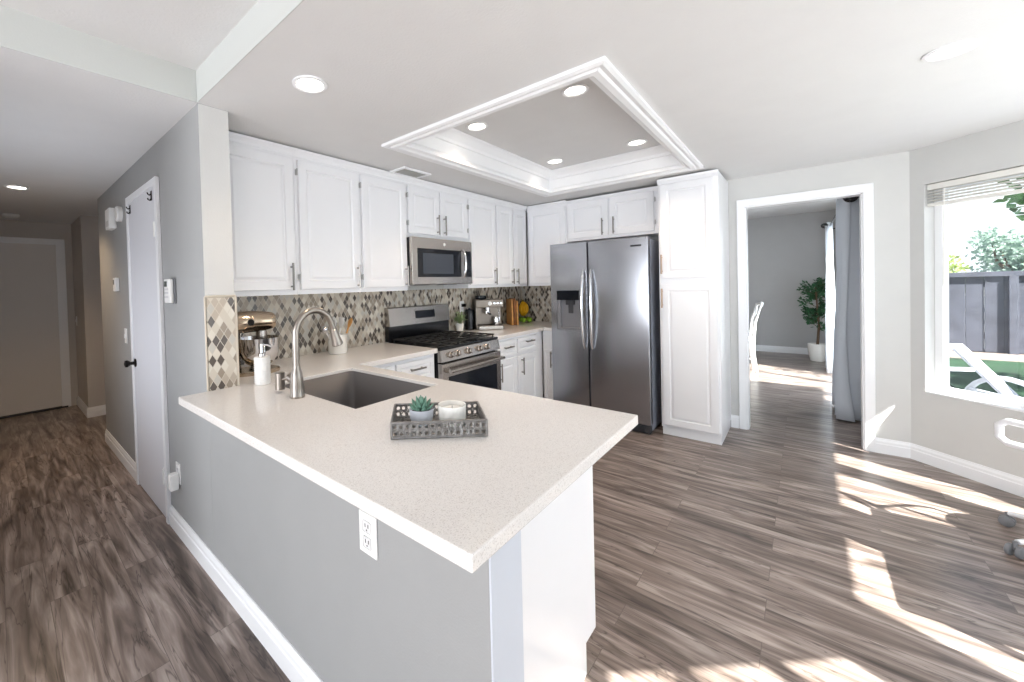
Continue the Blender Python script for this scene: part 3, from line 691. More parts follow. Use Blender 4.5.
# utensil crock
t = thing('utensil_crock', 'white ceramic crock holding utensils against the tiled wall', 'crock', (1.035, 1.965, ZC))
obj('crock_body', lathe(new(), [(.064, 0), (.068, .004), (.070, .02), (.070, .140), (.067, .144), (.063, .140), (.062, .015), (0, .012)], 30), CERAM, t, 35)
def utensil(nm, lab, cat, m, base, tip, head):
    o = thing(nm, lab, cat, (1.035+base[0], 1.965+base[1], ZC+.02))
    b0 = Vector((0, 0, 0)); tp = Vector(tip)-Vector((base[0], base[1], 0))
    obj('handle', tube(new(), [b0, tp*.5, tp], [.006, .006, .007], 10), m, o, 45)
    d = tp.normalized(); bm = new()
    if head == 'whisk':
        for k in range(6):
            a_ = PI*k/6; pts = []
            side = d.orthogonal().normalized(); side = Matrix.Rotation(a_, 3, d) @ side
            for s in range(13):
                u = s/12*PI; pts.append(tp+d*(.045-.045*math.cos(2*u)*1.0)+side*(.030*math.sin(2*u)) if False else tp+d*(.09*math.sin(u))+side*(.032*math.cos(u)*math.sin(u)**.5 if s not in (0, 12) else 0))
            tube(bm, pts, .0012, 6)
        obj('head', bm, CHROME, o, 60)
    elif head == 'spoon':
        tube(bm, [tp-d*.005, tp+d*.015, tp+d*.04, tp+d*.065, tp+d*.078], [.006, .018, .026, .020, .004], 16, flat=.35); obj('head', bm, m, o, 60)
    elif head == 'ball':
        lathe(bm, [(0, -.028), (.020, -.02), (.028, 0), (.020, .02), (0, .028)], 20, tp+d*.02); obj('head', bm, CHROME, o, 60)
    else:
        tube(bm, [tp-d*.005, tp+d*.012, tp+d*.03, tp+d*.075, tp+d*.08], [.006, .020, .031, .033, .030], 12, flat=.2); obj('head', bm, m, o, 60)
    return o
utensil('wooden_spoon', 'curved wooden spoon leaning right in the white crock', 'spoon', WOOD1, (.02, -.01), (.085, -.02, .165), 'spoon')
utensil('spatula', 'white turner with a broad blade in the white crock', 'spatula', WPL, (0, .01), (.028, .0, .165), 'flat')
utensil('steel_ladle', 'steel ladle hanging over the left rim of the white crock', 'ladle', CHROME, (-.02, 0), (-.100, .0, .150), 'ball')
utensil('serving_spoon', 'white serving spoon standing upright in the crock', 'spoon', WPL, (.01, .02), (.0, .03, .175), 'spoon')

# ------------------------------------------------------------------ woven tray, succulent, candle
tr_c = (.322, .343); tr_a = math.radians(-46)
t = thing('woven_tray', 'rectangular woven silver wire tray in the middle of the peninsula', 'tray', (*tr_c, ZC), tr_a)
L_, Wd, Hh = .300, .200, .052
bm = new()
corn = [(-L_/2, -Wd/2), (L_/2, -Wd/2), (L_/2, Wd/2), (-L_/2, Wd/2)]
for z in (.005, Hh):
    for k in range(4):
        a_, b_ = corn[k], corn[(k+1) % 4]; tube(bm, [(*a_, z), (*b_, z)], .0042, 8)
for c_ in corn: tube(bm, [(*c_, .002), (*c_, Hh)], .0042, 8)
WIRE = mat('woven_wire', (150, 148, 146), .35, .85, var=.25, vscale=60)
obj('rim', bm, WIRE, t, 50)
rnd = random.Random(3)
def weave(bm, fn, ulen, vlen, cell, rw=.0021):
    nu, nv = max(1, round(ulen/cell)), max(1, round(vlen/cell))
    for i in range(nu):
        for j in range(nv):
            cu, cv = (i+.5)*ulen/nu, (j+.5)*vlen/nv
            for q in range(2):
                ru, rv = ulen/nu*(.62-.22*q), vlen/nv*(.58-.2*q); ph = rnd.random()*6
                pts = [fn(min(ulen, max(0, cu+ru*math.cos(ph+s*.8)+rnd.uniform(-.002, .002))), min(vlen, max(0, cv+rv*math.sin(ph+s*.8)))) for s in range(9)]
                tube(bm, pts, rw, 5)
bm = new(); h0, h1 = .006, Hh-.002
weave(bm, lambda u, v: (-L_/2+u, -Wd/2, h0+v), L_, h1-h0, .020); weave(bm, lambda u, v: (-L_/2+u, Wd/2, h0+v), L_, h1-h0, .020)
weave(bm, lambda u, v: (-L_/2, -Wd/2+u, h0+v), Wd, h1-h0, .020); weave(bm, lambda u, v: (L_/2, -Wd/2+u, h0+v), Wd, h1-h0, .020)
obj('woven_side', bm, WIRE, t, 60)
bm = new(); weave(bm, lambda u, v: (-L_/2+u, -Wd/2+v, .0055), L_, Wd, .026, .0025)
obj('woven_bottom', bm, WIRE, t, 60)
def on_tray(x, y, z=.0085):
    c, s = math.cos(tr_a), math.sin(tr_a); return (tr_c[0]+x*c-y*s, tr_c[1]+x*s+y*c, ZC+z)
t = thing('succulent', 'small green succulent in a pale grey round pot on the wire tray', 'plant', on_tray(-.055, .012))
obj('pot', lathe(new(), [(.028, 0), (.033, .003), (.040, .025), (.042, .052), (.041, .055), (.038, .052), (.036, .045), (0, .045)], 28), POTG, t, 35)
obj('soil', lathe(new(), [(.0365, .044), (.030, .047), (0, .049)], 20, cap=False), SOIL, t)
bm = new()
for ring, (n_, tilt, ln, zz) in enumerate([(9, 1.20, .040, .046), (8, .85, .040, .050), (6, .5, .036, .054), (4, .2, .028, .058)]):
    for k in range(n_):
        a_ = 2*PI*k/n_+ring*.4+rnd.uniform(-.1, .1); d = Vector((math.sin(tilt)*math.cos(a_), math.sin(tilt)*math.sin(a_), math.cos(tilt)))
        p0 = Vector((0, 0, zz))+Vector((d.x, d.y, 0))*.006; up_ = Vector((0, 0, .006))
        tube(bm, [p0, p0+d*ln*.35, p0+d*ln*.75+up_*.5, p0+d*ln+up_*1.4], [.004, .0082, .0075, .0012], 8, flat=.6)
obj('leaf_rosette', bm, SUCC, t, 60)
t = thing('candle_holder', 'white round candle in a ceramic bowl on the wire tray', 'candle', on_tray(.050, .010))
obj('bowl', lathe(new(), [(.036, 0), (.042, .002), (.047, .02), (.0485, .060), (.0475, .066), (.044, .064), (.0425, .045), (0, .043)], 32), CERAM, t, 35)
obj('wax', lathe(new(), [(.0423, .0435), (.040, .050), (0, .049)], 28, cap=False), PAPERW, t, 40)
obj('wick', tube(new(), [(0, 0, .048), (.001, 0, .060)], .001, 6), BLACK, t)

# ------------------------------------------------------------------ range
RX0, RW = 1.618, .806
t = thing('gas_range', 'stainless gas range with black cooktop between the base cabinets', 'range', (RX0, 1.465, 0))
bm = new(); box(bm, 0, RW, .035, YS-1.465-.012, .03, .895, .004)
obj('range_body', bm, BLACK, t)
bm = new(); box(bm, .0, RW, .005, .60, .896, .915, .005)
obj('cooktop', bm, BLACK, t, 30)
bm = new(); extr(bm, [(.030, .800), (-.012, .805), (.004, .893), (.03, .895)], 0, RW, 'x')
cp = obj('control_panel', bm, STEEL, t)
kx = [.115, .185, .345, .490, .590, .672][:5]
kx = [.118, .198, .345, .500, .610]
for x in kx:
    bm = new(); lathe(bm, [(.026, 0), (.027, -.006), (.021, -.010), (.020, -.034), (.016, -.037), (0, -.037)], 22, (0, 0, 0), 'y'); box(bm, -.003, .003, -.041, -.034, -.018, .018, .001)
    k = obj('knob', bm, STEEL, t, 35, loc=(x, -.0045, .850), rot=(-.18, 0, 0))
bm = new(); box(bm, .003, RW-.003, -.020, .034, .175, .790, .004)
od = obj('oven_door', bm, STEEL, t)
obj('oven_window', B(.07, RW-.07, -.0235, -.0202, .26, .685, .001), BLACKG, od)
bm = new(); tube(bm, [(.03, -.070, .737), (RW-.03, -.070, .737)], .017, 14, flat=.75)
for x in (.06, RW-.06): box(bm, x-.018, x+.018, -.068, -.019, .722, .752, .004)
obj('oven_handle', bm, STEEL, od, 35)
obj('storage_drawer', B(.003, RW-.003, -.016, .034, .045, .165, .004), STEEL, t)
bm = new(); box(bm, .0, RW, .585, .640, .915, 1.055, .004); bg_ = obj('backguard', bm, BLACK, t)
bm = new(); extr(bm, [(.640, 1.050), (.570, 1.050), (.590, 1.205), (.600, 1.212), (.640, 1.212)], 0, RW, 'x'); obj('backguard_panel', bm, STEEL, bg_)
bm = new(); extr(bm, [(.5745, 1.098), (.5715, 1.0985), (.580, 1.1695), (.583, 1.169)], .325, .585, 'x'); obj('display', bm, BLACKG, bg_)
for gx in range(3):
    x0 = .02+gx*.2565; x1 = x0+.25; bm = new()
    for y in (.04, .555): tube(bm, [(x0, y, .938), (x1, y, .938)], .0065, 6)
    for x in (x0+.004, x1-.004, (x0+x1)/2): tube(bm, [(x, .04, .938), (x, .555, .938)], .0065, 6)
    for y in (.12, .215, .30, .385, .475): tube(bm, [(x0, y, .940), (x1, y, .940)], .0055, 6)
    for x in (x0+.004, x1-.004):
        for y in (.045, .30, .55): tube(bm, [(x, y, .913), (x, y, .938)], .006, 6)
    obj('grate', bm, IRON, t, 40)
for (x, y) in ((.145, .17), (.145, .43), (.403, .30), (.66, .17), (.66, .43)):
    obj('burner', lathe(new(), [(.05, .915), (.048, .921), (.034, .922), (.034, .930), (.03, .932), (0, .932)], 20, (x, y, 0)), IRON, t, 35)

# ------------------------------------------------------------------ microwave
MX0, MW = 1.614, .790
t = thing('microwave', 'stainless over-the-range microwave under the short wall cabinet', 'microwave', (MX0, 1.735, 1.407))
obj('microwave_body', B(0.002, MW-.002, .02, YS-1.735-.002, 0, .390, .002), mat('dark_case', (58, 58, 60), .4, .4), t)
bm = new(); box(bm, -.016, MW-.006, -.012, .019, .0, .390, .005)
dr = obj('door', bm, STEEL, t)
obj('door_window', B(.048, .615, -.0150, -.0122, .062, .300, .002), BLACKG, dr)
obj('window_screen', B(.105, .500, -.0165, -.0152, .090, .262, .001), mat('mw_mesh', (58, 64, 74), .25), dr)
obj('control_keypad', B(.665, .765, -.0150, -.0122, .062, .300, .002), BLACKG, dr)
bm = new(); tube(bm, [(.632, -.012, .055), (.632, -.035, .065), (.632, -.050, .12), (.632, -.055, .18), (.632, -.050, .24), (.632, -.035, .297), (.632, -.012, .307)], .011, 12)
obj('handle', bm, CHROME, dr, 50)
obj('badge', lathe(new(), [(.014, -.0122), (.014, -.0150), (.011, -.0155), (0, -.0155)], 20, (.385, 0, .345), 'y'), WPL, dr, 35)
bm = new(); box(bm, .12, .28, .08, .20, -.006, -.0005); 
obj('vent_filter', bm, GREYP, t); obj('vent_filter', B(.50, .66, .08, .20, -.006, -.0005), GREYP, t)

# ------------------------------------------------------------------ refrigerator (local x toward -y)
t = thing('refrigerator', 'stainless side-by-side refrigerator with ice dispenser beside the pantry', 'refrigerator', (3.242, 1.346, 0), -PI/2)
FW = .918
CASE = mat('fridge_case', (168, 172, 184), .4, .3)
obj('fridge_body', B(.040, FW-.006, .078, .715, .03, 1.765, .004), CASE, t)
bm = new(); box(bm, .01, FW-.01, .03, .078, .012, .085, .003)
for k in range(5): box(bm, .06, FW-.06, .024, .030, .02+k*.012, .026+k*.012)
obj('kick_grille', bm, RUBBER, t)
def slabdoor(x0, x1, hole=None):
    bm = new(); n_ = 10
    if hole is None: box(bm, x0, x1, 0, .070, .095, 1.785, .010, 3)
    else:
        a_, b_, c_, d_ = hole
        box(bm, x0, a_, 0, .070, .095, 1.785, .0); box(bm, b_, x1, 0, .070, .095, 1.785, .0); box(bm, a_, b_, 0, .070, .095, c_, .0); box(bm, a_, b_, 0, .070, d_, 1.785, .0)
        box(bm, a_, b_, .060, .070, c_, d_)
        bmesh.ops.remove_doubles(bm, verts=bm.verts, dist=1e-5)
    return bm
FR = obj('door', slabdoor(0, .377, (.062, .300, .915, 1.312)), STEELD, t)
obj('dispenser_panel', B(.064, .298, -.003, .030, 1.215, 1.310, .003), BLACKG, FR)
bm = new(); box(bm, .0625, .092, .006, .058, .917, 1.214, .002); box(bm, .0925, .2995, .050, .0585, .93, 1.214); box(bm, .0925, .2995, -.001, .0585, .917, .935, .002); 
obj('dispenser_recess', bm, mat('dispenser_grey', (140, 140, 144), .35, .4), FR)
bm = new(); box(bm, .150, .235, .012, .048, 1.165, 1.213, .004); box(bm, .170, .215, .030, .046, 1.08, 1.165, .004)
obj('dispenser_nozzle', bm, RUBBER, FR)
FR2 = obj('door', slabdoor(.389, FW), STEELD, t, 30)
obj('badge', B(.775, .865, -.0025, -.0003, 1.700, 1.715, .0008), mat('badge_dark', (50, 50, 54), .3, .6), FR2)
for x, d_ in ((.347, FR), (.420, FR2)):
    bm = new(); pts = []
    for k in range(17):
        u = k/16; pts.append((x+(.010 if x > .4 else -.006)*math.sin(PI*u), -.012-.052*math.sin(PI*u)**.55, .745+u*.765))
    tube(bm, pts, [.011+.006*math.sin(PI*k/16) for k in range(17)], 14, flat=.8)
    obj('handle', bm, CHROME, d_, 60)

# ------------------------------------------------------------------ corner counter things
t = thing('espresso_machine', 'steel espresso machine on the corner worktop right of the range', 'coffee machine', (2.955, 1.94, ZC), math.radians(-42))
bm = new(); box(bm, -.15, .15, -.09, .13, 0, .045, .006); box(bm, -.15, .15, .02, .13, .045, .30, .006); box(bm, -.15, .15, -.09, .13, .235, .32, .008); box(bm, -.15, -.135, -.08, .02, .045, .235); 
obj('housing', bm, mat('warm_steel', (128, 120, 112), .38, 1.0), t)
bm = new(); box(bm, -.13, .13, -.135, -.09, .004, .042, .004); 
obj('drip_tray', bm, STEEL, t)
bm = new(); lathe(bm, [(.034, .195), (.036, .235)], 20, (-.02, -.045, 0)); lathe(bm, [(.030, .165), (.034, .170), (.034, .194), (.0, .195)], 20, (-.02, -.045, 0)); 
obj('group_head', bm, CHROME, t, 35)
obj('portafilter_handle', tube(new(), [(-.02, -.075, .180), (-.02, -.16, .172), (-.02, -.185, .170)], [.009, .012, .012], 12), BLACK, t, 45)
obj('steam_wand', tube(new(), [(.10, -.05, .235), (.10, -.07, .20), (.105, -.075, .09)], .005, 10), CHROME, t, 45)
obj('bean_hopper', lathe(new(), [(.05, .320), (.062, .335), (.062, .355), (.05, .362), (0, .363)], 24, (-.07, .03, 0)), BLACKG, t, 35)
for x in (.05, .085, .12): obj('button', lathe(new(), [(.011, -.0905), (.011, -.096), (0, -.097)], 14, (x, 0, .278), 'y'), CHROME, t, 35)
obj('pressure_gauge', lathe(new(), [(.022, -.0905), (.022, -.097), (0, -.098)], 20, (.0, 0, .278), 'y'), WPL, t, 35)
obj('milk_jug', lathe(new(), [(.032, .0), (.034, .005), (.034, .05), (.028, .075), (.031, .09), (.029, .09), (.0, .02)], 20, (.075, -.05, .045)), CHROME, t, 35)
# dark canister left of the machine
t = thing('coffee_canister', 'dark canister between the herb plant and the espresso machine', 'canister', (2.765, 2.05, ZC))
obj('canister_body', lathe(new(), [(.045, 0), (.048, .004), (.048, .19), (.045, .194), (0, .194)], 24), BLACK, t, 35)
obj('lid', lathe(new(), [(.049, .195), (.049, .21), (.040, .22), (.010, .224), (.010, .236), (0, .238)], 24), BLACKG, t, 35)
# cutting boards
for i, (dy, m_, lab, hh) in enumerate(((0, WOOD1, 'light bamboo cutting board leaning beside the espresso machine', .30), (.03, WOOD2, 'darker wooden cutting board leaning behind the bamboo one', .31), (.058, WOOD1, 'rear light cutting board, nearest the tiled wall', .28))):
    bm = new(); box(bm, -.010, .010, -.10, .10, 0, hh, .006); 
    o = obj('cutting_board', bm, m_, None, 30, loc=(3.44+.024*i*.766+.012*i, 1.965-.024*i*.643, ZC+.001), rot=(0, 0, math.radians(-40)))
    tag(o, lab, 'cutting board', None)
# bananas on a stand, limes
t = thing('banana_bunch', 'bunch of yellow bananas standing in the kitchen corner above the limes', 'bananas', (3.795, 1.99, ZC+.065))
for k in range(4):
    a_ = (k-1.5)*.42+2.4; pts = []; rad = []
    for s in range(9):
        u = s/8; pts.append((.030*math.sin(PI*u)*math.cos(a_)+.042*(k-1.5)*math.sin(PI*u)**.7*.73, .040*math.sin(PI*u)*math.sin(a_)*-1-.042*(k-1.5)*math.sin(PI*u)**.7*.68, .185*(1-u)+.01)); rad.append([.004, .010, .016, .019, .020, .019, .016, .010, .004][s])
    obj('banana', tube(new(), pts, rad, 10), YEL, t, 60)
obj('stem', tube(new(), [(0, 0, .19), (0, 0, .212)], [.012, .009], 8), mat('banana_stem', (120, 110, 40), .6), t, 50)
for i, (x, y) in enumerate(((3.725, 1.945), (3.80, 1.905), (3.865, 1.955), (3.80, 2.02))):
    bm = new(); lathe(bm, [(.0, -.034), (.008, -.031), (.022, -.022), (.031, 0), (.022, .022), (.008, .030), (.0, .034)], 18)
    o = obj('lime', bm, LIME, None, 60, loc=(x, y, ZC+.031), rot=(1.4, .2, i)); tag(o, ['green lime at the left under the bananas', 'green lime in front under the bananas', 'green lime at the right, nearest the refrigerator', 'green lime behind, against the tiled wall'][i], 'lime', 'limes under the bananas')
# herb plant
def leaf(bm, p, d, up_, L, w):
    side = d.cross(up_); side = side.normalized() if side.length > 1e-4 else Vector((1, 0, 0))
    nrm = side.cross(d).normalized()
    a_ = bm.verts.new(p); b_ = bm.verts.new(p+d*L*.5+side*w+nrm*w*.2); c_ = bm.verts.new(p+d*L); e_ = bm.verts.new(p+d*L*.5-side*w+nrm*w*.2)
    bm.faces.new((a_, b_, c_, e_))
def rvec(r): 
    while True:
        v = Vector((r.uniform(-1, 1), r.uniform(-1, 1), r.uniform(-1, 1)))
        if .05 < v.length < 1: return v.normalized()
t = thing('herb_plant', 'small pale green plant in a white pot right of the range', 'plant', (2.575, 2.03, ZC))
obj('pot', lathe(new(), [(.034, 0), (.036, .003), (.044, .085), (.042, .088), (.039, .078), (0, .078)], 24), CERAM, t, 35)
bm = new()
for k in range(46):
    a_ = rnd.uniform(0, 2*PI); tl = rnd.uniform(.1, 1.25); d = Vector((math.sin(tl)*math.cos(a_), math.sin(tl)*math.sin(a_)*.75, math.cos(tl))); L = rnd.uniform(.05, .115)
    tube(bm, [(0, 0, .075), d*L*.6+Vector((0, 0, .09)), d*L+Vector((0, 0, .085))], .0012, 5)
    for q in range(3): leaf(bm, d*L*(.5+.2*q)+Vector((0, 0, .088)), (d+rvec(rnd)*.7).normalized(), Vector((0, 0, 1)), .032, .010)
obj('foliage', bm, mat('herb_leaf', (150, 168, 120), .5, var=.25, vscale=40), t)

# ------------------------------------------------------------------ outlets, switches and wall devices
def outlet(name, label, loc, rz, toggles=False, plug=False, cat='outlet'):
    t = thing(name, label, cat, loc, rz)
    obj('cover_plate', B(-.038, .038, -.006, -.0005, -.058, .058, .003), WPL, t)
    if toggles:
        obj('toggle', B(-.009, .009, -.014, -.006, -.018, .018, .003), WPL, t)
    else:
        for z in (-.022, .022):
            bm = new(); box(bm, -.017, .017, -.0085, -.006, z-.016, z+.016, .004); 
            r_ = obj('receptacle', bm, mat('outlet_face', (226, 226, 226), .4), t)
            bm = new(); box(bm, -.008, -.005, -.0090, -.0084, z-.002, z+.008); box(bm, .005, .008, -.0090, -.0084, z-.002, z+.008); box(bm, -.002, .002, -.0090, -.0084, z-.011, z-.007)
            obj('slot', bm, RUBBER, r_)
    return t
outlet('wall_outlet', 'white double outlet on the grey peninsula wall under the worktop', (0, .322, .708), -PI/2)
o = outlet('wall_outlet', 'white outlet low on the hall wall near the closet door, adapter plugged in', (0, 2.065, .360), -PI/2)
o = tag(obj('plug_adapter', B(-.030, .022, -.052, -.0095, -.045, .045, .006), WPL, None, loc=(0, 2.055, .322), rot=(0, 0, -PI/2)), 'white plug-in adapter in the low hall outlet', 'adapter')
outlet('wall_outlet', 'white outlet on the tiled wall right of the range', (2.715, YS-.009, 1.165), 0)
tag(obj('plug', B(-.018, .030, -.036, -.0095, -.004, .030, .004), BLACK, None, loc=(2.715, YS-.009, 1.165)), 'black plug in the outlet right of the range', 'plug')
outlet('light_switch', 'white light switch on the hall wall left of the closet door', (0, 3.29, 1.07), -PI/2, True, cat='switch')
outlet('light_switch', 'white switch on the far hall alcove wall', (0, 6.05, 1.08), -PI/2, True, cat='switch')
# alarm keypad
t = thing('alarm_keypad', 'white alarm keypad with dark display on the wall right of the closet door', 'keypad', (0, 2.045, 1.405), -PI/2)
obj('back_plate', B(-.052, .062, -.010, -.0005, -.072, .072, .004), GREYP, t)
obj('keypad_case', B(-.060, .052, -.030, -.0105, -.068, .068, .008, 3), WPL, t, 30)
obj('display', B(-.045, .0, -.032, -.0303, .025, .055, .001), mat('lcd', (70, 78, 76), .3), t)
bm = new(); 
for i in range(3):
    for j in range(3): box(bm, -.045+i*.026, -.029+i*.026, -.0325, -.0303, .005-j*.022, .016-j*.022, .001)
obj('keys', bm, mat('keys', (214, 214, 216), .5), t)
t = thing('thermostat', 'small white thermostat on the warm-lit end of the hall wall', 'thermostat', (0, 3.52, 1.475), -PI/2)
obj('thermostat_case', B(-.045, .045, -.028, -.0005, -.055, .055, .006), WPL, t); obj('display', B(-.034, .008, -.030, -.0283, .0, .038, .001), MATS['lcd'], t)
t = thing('door_chime', 'white square chime box high on the hall wall', 'chime', (0, 3.56, 2.01), -PI/2)
obj('chime_cover', B(-.085, .085, -.050, -.0005, -.085, .08, .010, 3), WPL, t, 30)
obj('speaker_slots', B(-.05, .05, -.0515, -.0503, -.065, -.02, .0005), mat('slots', (214, 214, 212), .6), t)
t = thing('siren', 'round white wall siren beside the chime box', 'alarm', (0, 3.30, 2.015), -PI/2)
obj('siren_body', lathe(new(), [(.058, -.0005), (.060, -.026), (.054, -.036), (0, -.039)], 28, (0, 0, 0), 'y'), WPL, t, 35)
t = thing('smoke_detector', 'round white smoke detector on the hall ceiling by the far door', 'smoke detector', (-.54, 5.75, ZH-.0005))
obj('detector_body', lathe(new(), [(.065, 0), (.068, -.02), (.05, -.036), (0, -.038)], 24), WPL, t, 35)

# ------------------------------------------------------------------ recessed lights and vent
def downlight(x, y, z, label, r=.075, power=10, group=None, col=(1, .93, .84)):
    t = thing('recessed_light', label, 'ceiling light', (x, y, z-.0005), 0, group)
    obj('trim_ring', lathe(new(), [(r, 0), (r, -.006), (r-.012, -.009), (r-.020, -.004), (r-.020, 0)], 32), TRIM, t, 35)
    obj('lamp', lathe(new(), [(r-.0205, -.0005), (r-.0205, -.003), (0, -.0035)], 28), LAMP, t)
    l = light('recessed_light_beam', 'SPOT', (x, y, z-.03), power, col, spot_size=math.radians(125), spot_blend=.7, shadow_soft_size=.05)
    l.parent = t; l.location = (0, 0, -.02)
    return t
downlight(.286, 1.017, ZK, 'recessed ceiling light above the faucet end of the peninsula', power=12, col=(1, .78, .56))
downlight(2.00, -1.02, ZK, 'recessed ceiling light near the bay window side')
downlight(1.622, .382, ZK+.20, 'nearest left recessed light in the ceiling recess', power=17, col=(1, .74, .5))
downlight(1.635, 1.085, ZK+.20, 'left recessed light in the ceiling recess, toward the microwave', power=17, col=(1, .74, .5))
downlight(2.817, 1.072, ZK+.20, 'farthest recessed light in the ceiling recess, toward the corner', power=17, col=(1, .74, .5))
downlight(2.843, .392, ZK+.20, 'right recessed light in the ceiling recess, toward the pantry', power=17, col=(1, .74, .5))
downlight(-.536, 4.155, ZH, 'recessed warm light in the hall ceiling', power=45, col=(1, .72, .45))
t = thing('ceiling_vent', 'small white ceiling air vent above the wall cabinets', 'vent', (1.585, 1.70, ZK-.0005), 0)
bm = new(); 
for (a_, b_, c_, d_) in ((-.15, .15, -.085, -.06), (-.15, .15, .06, .085), (-.15, -.125, -.06, .06), (.125, .15, -.06, .06)): box(bm, a_, b_, c_, d_, -.012, 0, .002)
obj('vent_frame', bm, TRIM, t)
bm = new()
for k in range(8): box(bm, -.125, .125, -.056+k*.0155, -.047+k*.0155, -.009, -.002)
obj('louvre', bm, mat('vent_grey', (176, 176, 172), .6), t)

# ------------------------------------------------------------------ blind of the bay window
t = thing('window_blind', 'raised white blind bunched at the top of the bay window', 'blind', p, ang)
bm = new(); box(bm, .092, .693, .012, .062, 1.985, 2.026, .004); obj('head_rail', bm, mat('blind_white', (236, 234, 228), .5), t)
for k in range(4):
    z = 1.968-k*.020
    bm = new(); extr(bm, [(.010+.002*(k % 2), z), (.036, z+.006), (.062, z), (.062, z-.004), (.036, z+.002), (.010+.002*(k % 2), z-.004)], .095, .690, 'x')
    obj('slat', bm, mat('blind_slat', (226, 223, 216), .5), t, 30)
obj('bottom_rail', B(.094, .691, .010, .062, 1.868, 1.890, .004), MATS['blind_white'], t)
obj('tilt_wand', tube(new(), [(.19, .008, 1.98), (.185, .006, 1.30)], .004, 8), MATS['blind_white'], t, 45)

# ------------------------------------------------------------------ office chair, mostly beyond the right edge
t = thing('office_chair', 'white office chair on casters at the right edge, looped armrest', 'chair', (2.80, -1.61, 0), math.radians(133))
WCH = mat('white_chair_plastic', (238, 240, 244), .3)
bm = new()
for k in range(5):
    a_ = 2*PI*k/5+math.radians(-16); d = Vector((math.cos(a_), math.sin(a_), 0))
    tube(bm, [d*.03+Vector((0, 0, .12)), d*.16+Vector((0, 0, .105)), d*.32+Vector((0, 0, .072))], [.026, .022, .015], 10, flat=.7)
obj('star_base', bm, WCH, t, 50)
for k in range(5):
    a_ = 2*PI*k/5+math.radians(-16); x, y = .33*math.cos(a_), .33*math.sin(a_)
    bm = new(); px, py = -math.sin(a_+.5), math.cos(a_+.5)
    for s in (-.016, .016):
        b2 = new(); lathe(b2, [(0, -.010), (.022, -.010), (.028, -.006), (.028, .006), (.022, .010), (0, .010)], 20, (0, 0, 0), 'x')
        for v in b2.verts:
            q_ = v.co.copy(); v.co = Vector((x+px*(q_.x+s)-py*q_.y, y+py*(q_.x+s)+px*q_.y, .028+q_.z))
        me_ = bpy.data.meshes.new('tmp'); b2.to_mesh(me_); b2.free(); bm.from_mesh(me_); bpy.data.meshes.remove(me_)
    tube(bm, [(x, y, .03), (x, y, .075)], .008, 8)
    obj('caster', bm, GREYP, t, 40)
obj('gas_lift', tube(new(), [(0, 0, .10), (0, 0, .25), (0, 0, .25), (0, 0, .30)], [.028, .028, .016, .016], 16), CHROME, t, 35)
obj('seat', lathe(new(), [(0, .30), (.14, .30), (.165, .315), (.165, .34), (.15, .355), (0, .36)], 28), WCH, t, 50)
bm = new(); tube(bm, [(-.12, .24, .60), (.12, .24, .60), (.16, .245, .64), (.15, .26, .90), (.10, .265, .94), (-.10, .265, .94), (-.15, .26, .90), (-.16, .245, .64), (-.12, .24, .60)], .012, 10); tube(bm, [(0, .12, .325), (0, .23, .37), (0, .25, .60), (0, .27, .94)], .014, 10)
obj('backrest', bm, WCH, t, 50)
for s in (-1, 1):
    x = s*.28; pts = [(x, 0, .535), (x, -.14, .535), (x, -.17, .56), (x, -.17, .62), (x, -.14, .645), (x, .12, .645), (x, .15, .62), (x, .15, .56), (x, .12, .535), (x, 0, .535)]
    bm = new(); tube(bm, pts, .016, 10); tube(bm, [(x, 0, .535), (x, 0, .325), (s*.15, 0, .325)], .014, 8)
    obj('armrest', bm, WCH, t, 60)

# breakfast table and chair in the bay, beyond the right edge of the picture
t = thing('breakfast_table', 'white breakfast table in the bay window nook', 'table', (2.06, -1.83, 0))
obj('tabletop', B(-.50, .50, -.33, .33, .72, .75, .006), WPL, t)
for sx in (-1, 1):
    for sy in (-1, 1): obj('leg', tube(new(), [(sx*.45, sy*.28, 0), (sx*.45, sy*.28, .72)], [.018, .028], 10), WPL, t, 50)
t = thing('breakfast_chair', 'white chair with solid back at the breakfast table', 'chair', (2.20, -1.60, 0), PI)
obj('seat', B(-.21, .21, -.02, .36, .43, .46, .008), WPL, t)
obj('backrest', B(-.21, .21, -.05, -.02, .62, .95, .01), WPL, t)
for sx in (-1, 1):
    obj('leg', tube(new(), [(sx*.19, -.035, 0), (sx*.19, -.035, .93)], .016, 8), WPL, t, 50); obj('leg', tube(new(), [(sx*.19, .33, 0), (sx*.19, .33, .43)], .016, 8), WPL, t, 50)

# ------------------------------------------------------------------ dining room things
def curtain(name, label, x0, x1, yc, z0, z1, m, folds, amp, rod):
    t = thing(name, label, 'curtain', (0, 0, 0))
    nU, nV = folds*10, 14; bm = new(); V = []
    for j in range(nV+1):
        v = j/nV; z = z0+(z1-z0)*v; row = []
        for i in range(nU+1):
            u = i/nU; sp_ = 1.0+.18*(1-v); xm = (x0+x1)/2
            x = xm+(x0+(x1-x0)*u-xm)*sp_; y = yc+amp*(.75+.5*(1-v))*math.sin(u*folds*2*PI+.5*math.sin(v*3))+.01*math.sin(7*v+9*u)
            row.append(bm.verts.new((x, y, z)))
        V.append(row)
    for j in range(nV):
        for i in range(nU): bm.faces.new((V[j][i], V[j][i+1], V[j+1][i+1], V[j+1][i]))
    o = obj('curtain_panel', bm, m, t, 80); md = o.modifiers.new('s', 'SOLIDIFY'); md.thickness = .003
    return t
curtain('curtain', 'heavy grey grommet curtain hanging just inside the dining doorway', 4.80, 5.42, -.92, .015, 2.20, CURT, 5, .10, None)
curtain('sheer_curtain', 'white sheer curtain at the far side of the dining patio door', 7.30, 7.78, -.86, .015, 2.14, SHEER, 5, .035, None)
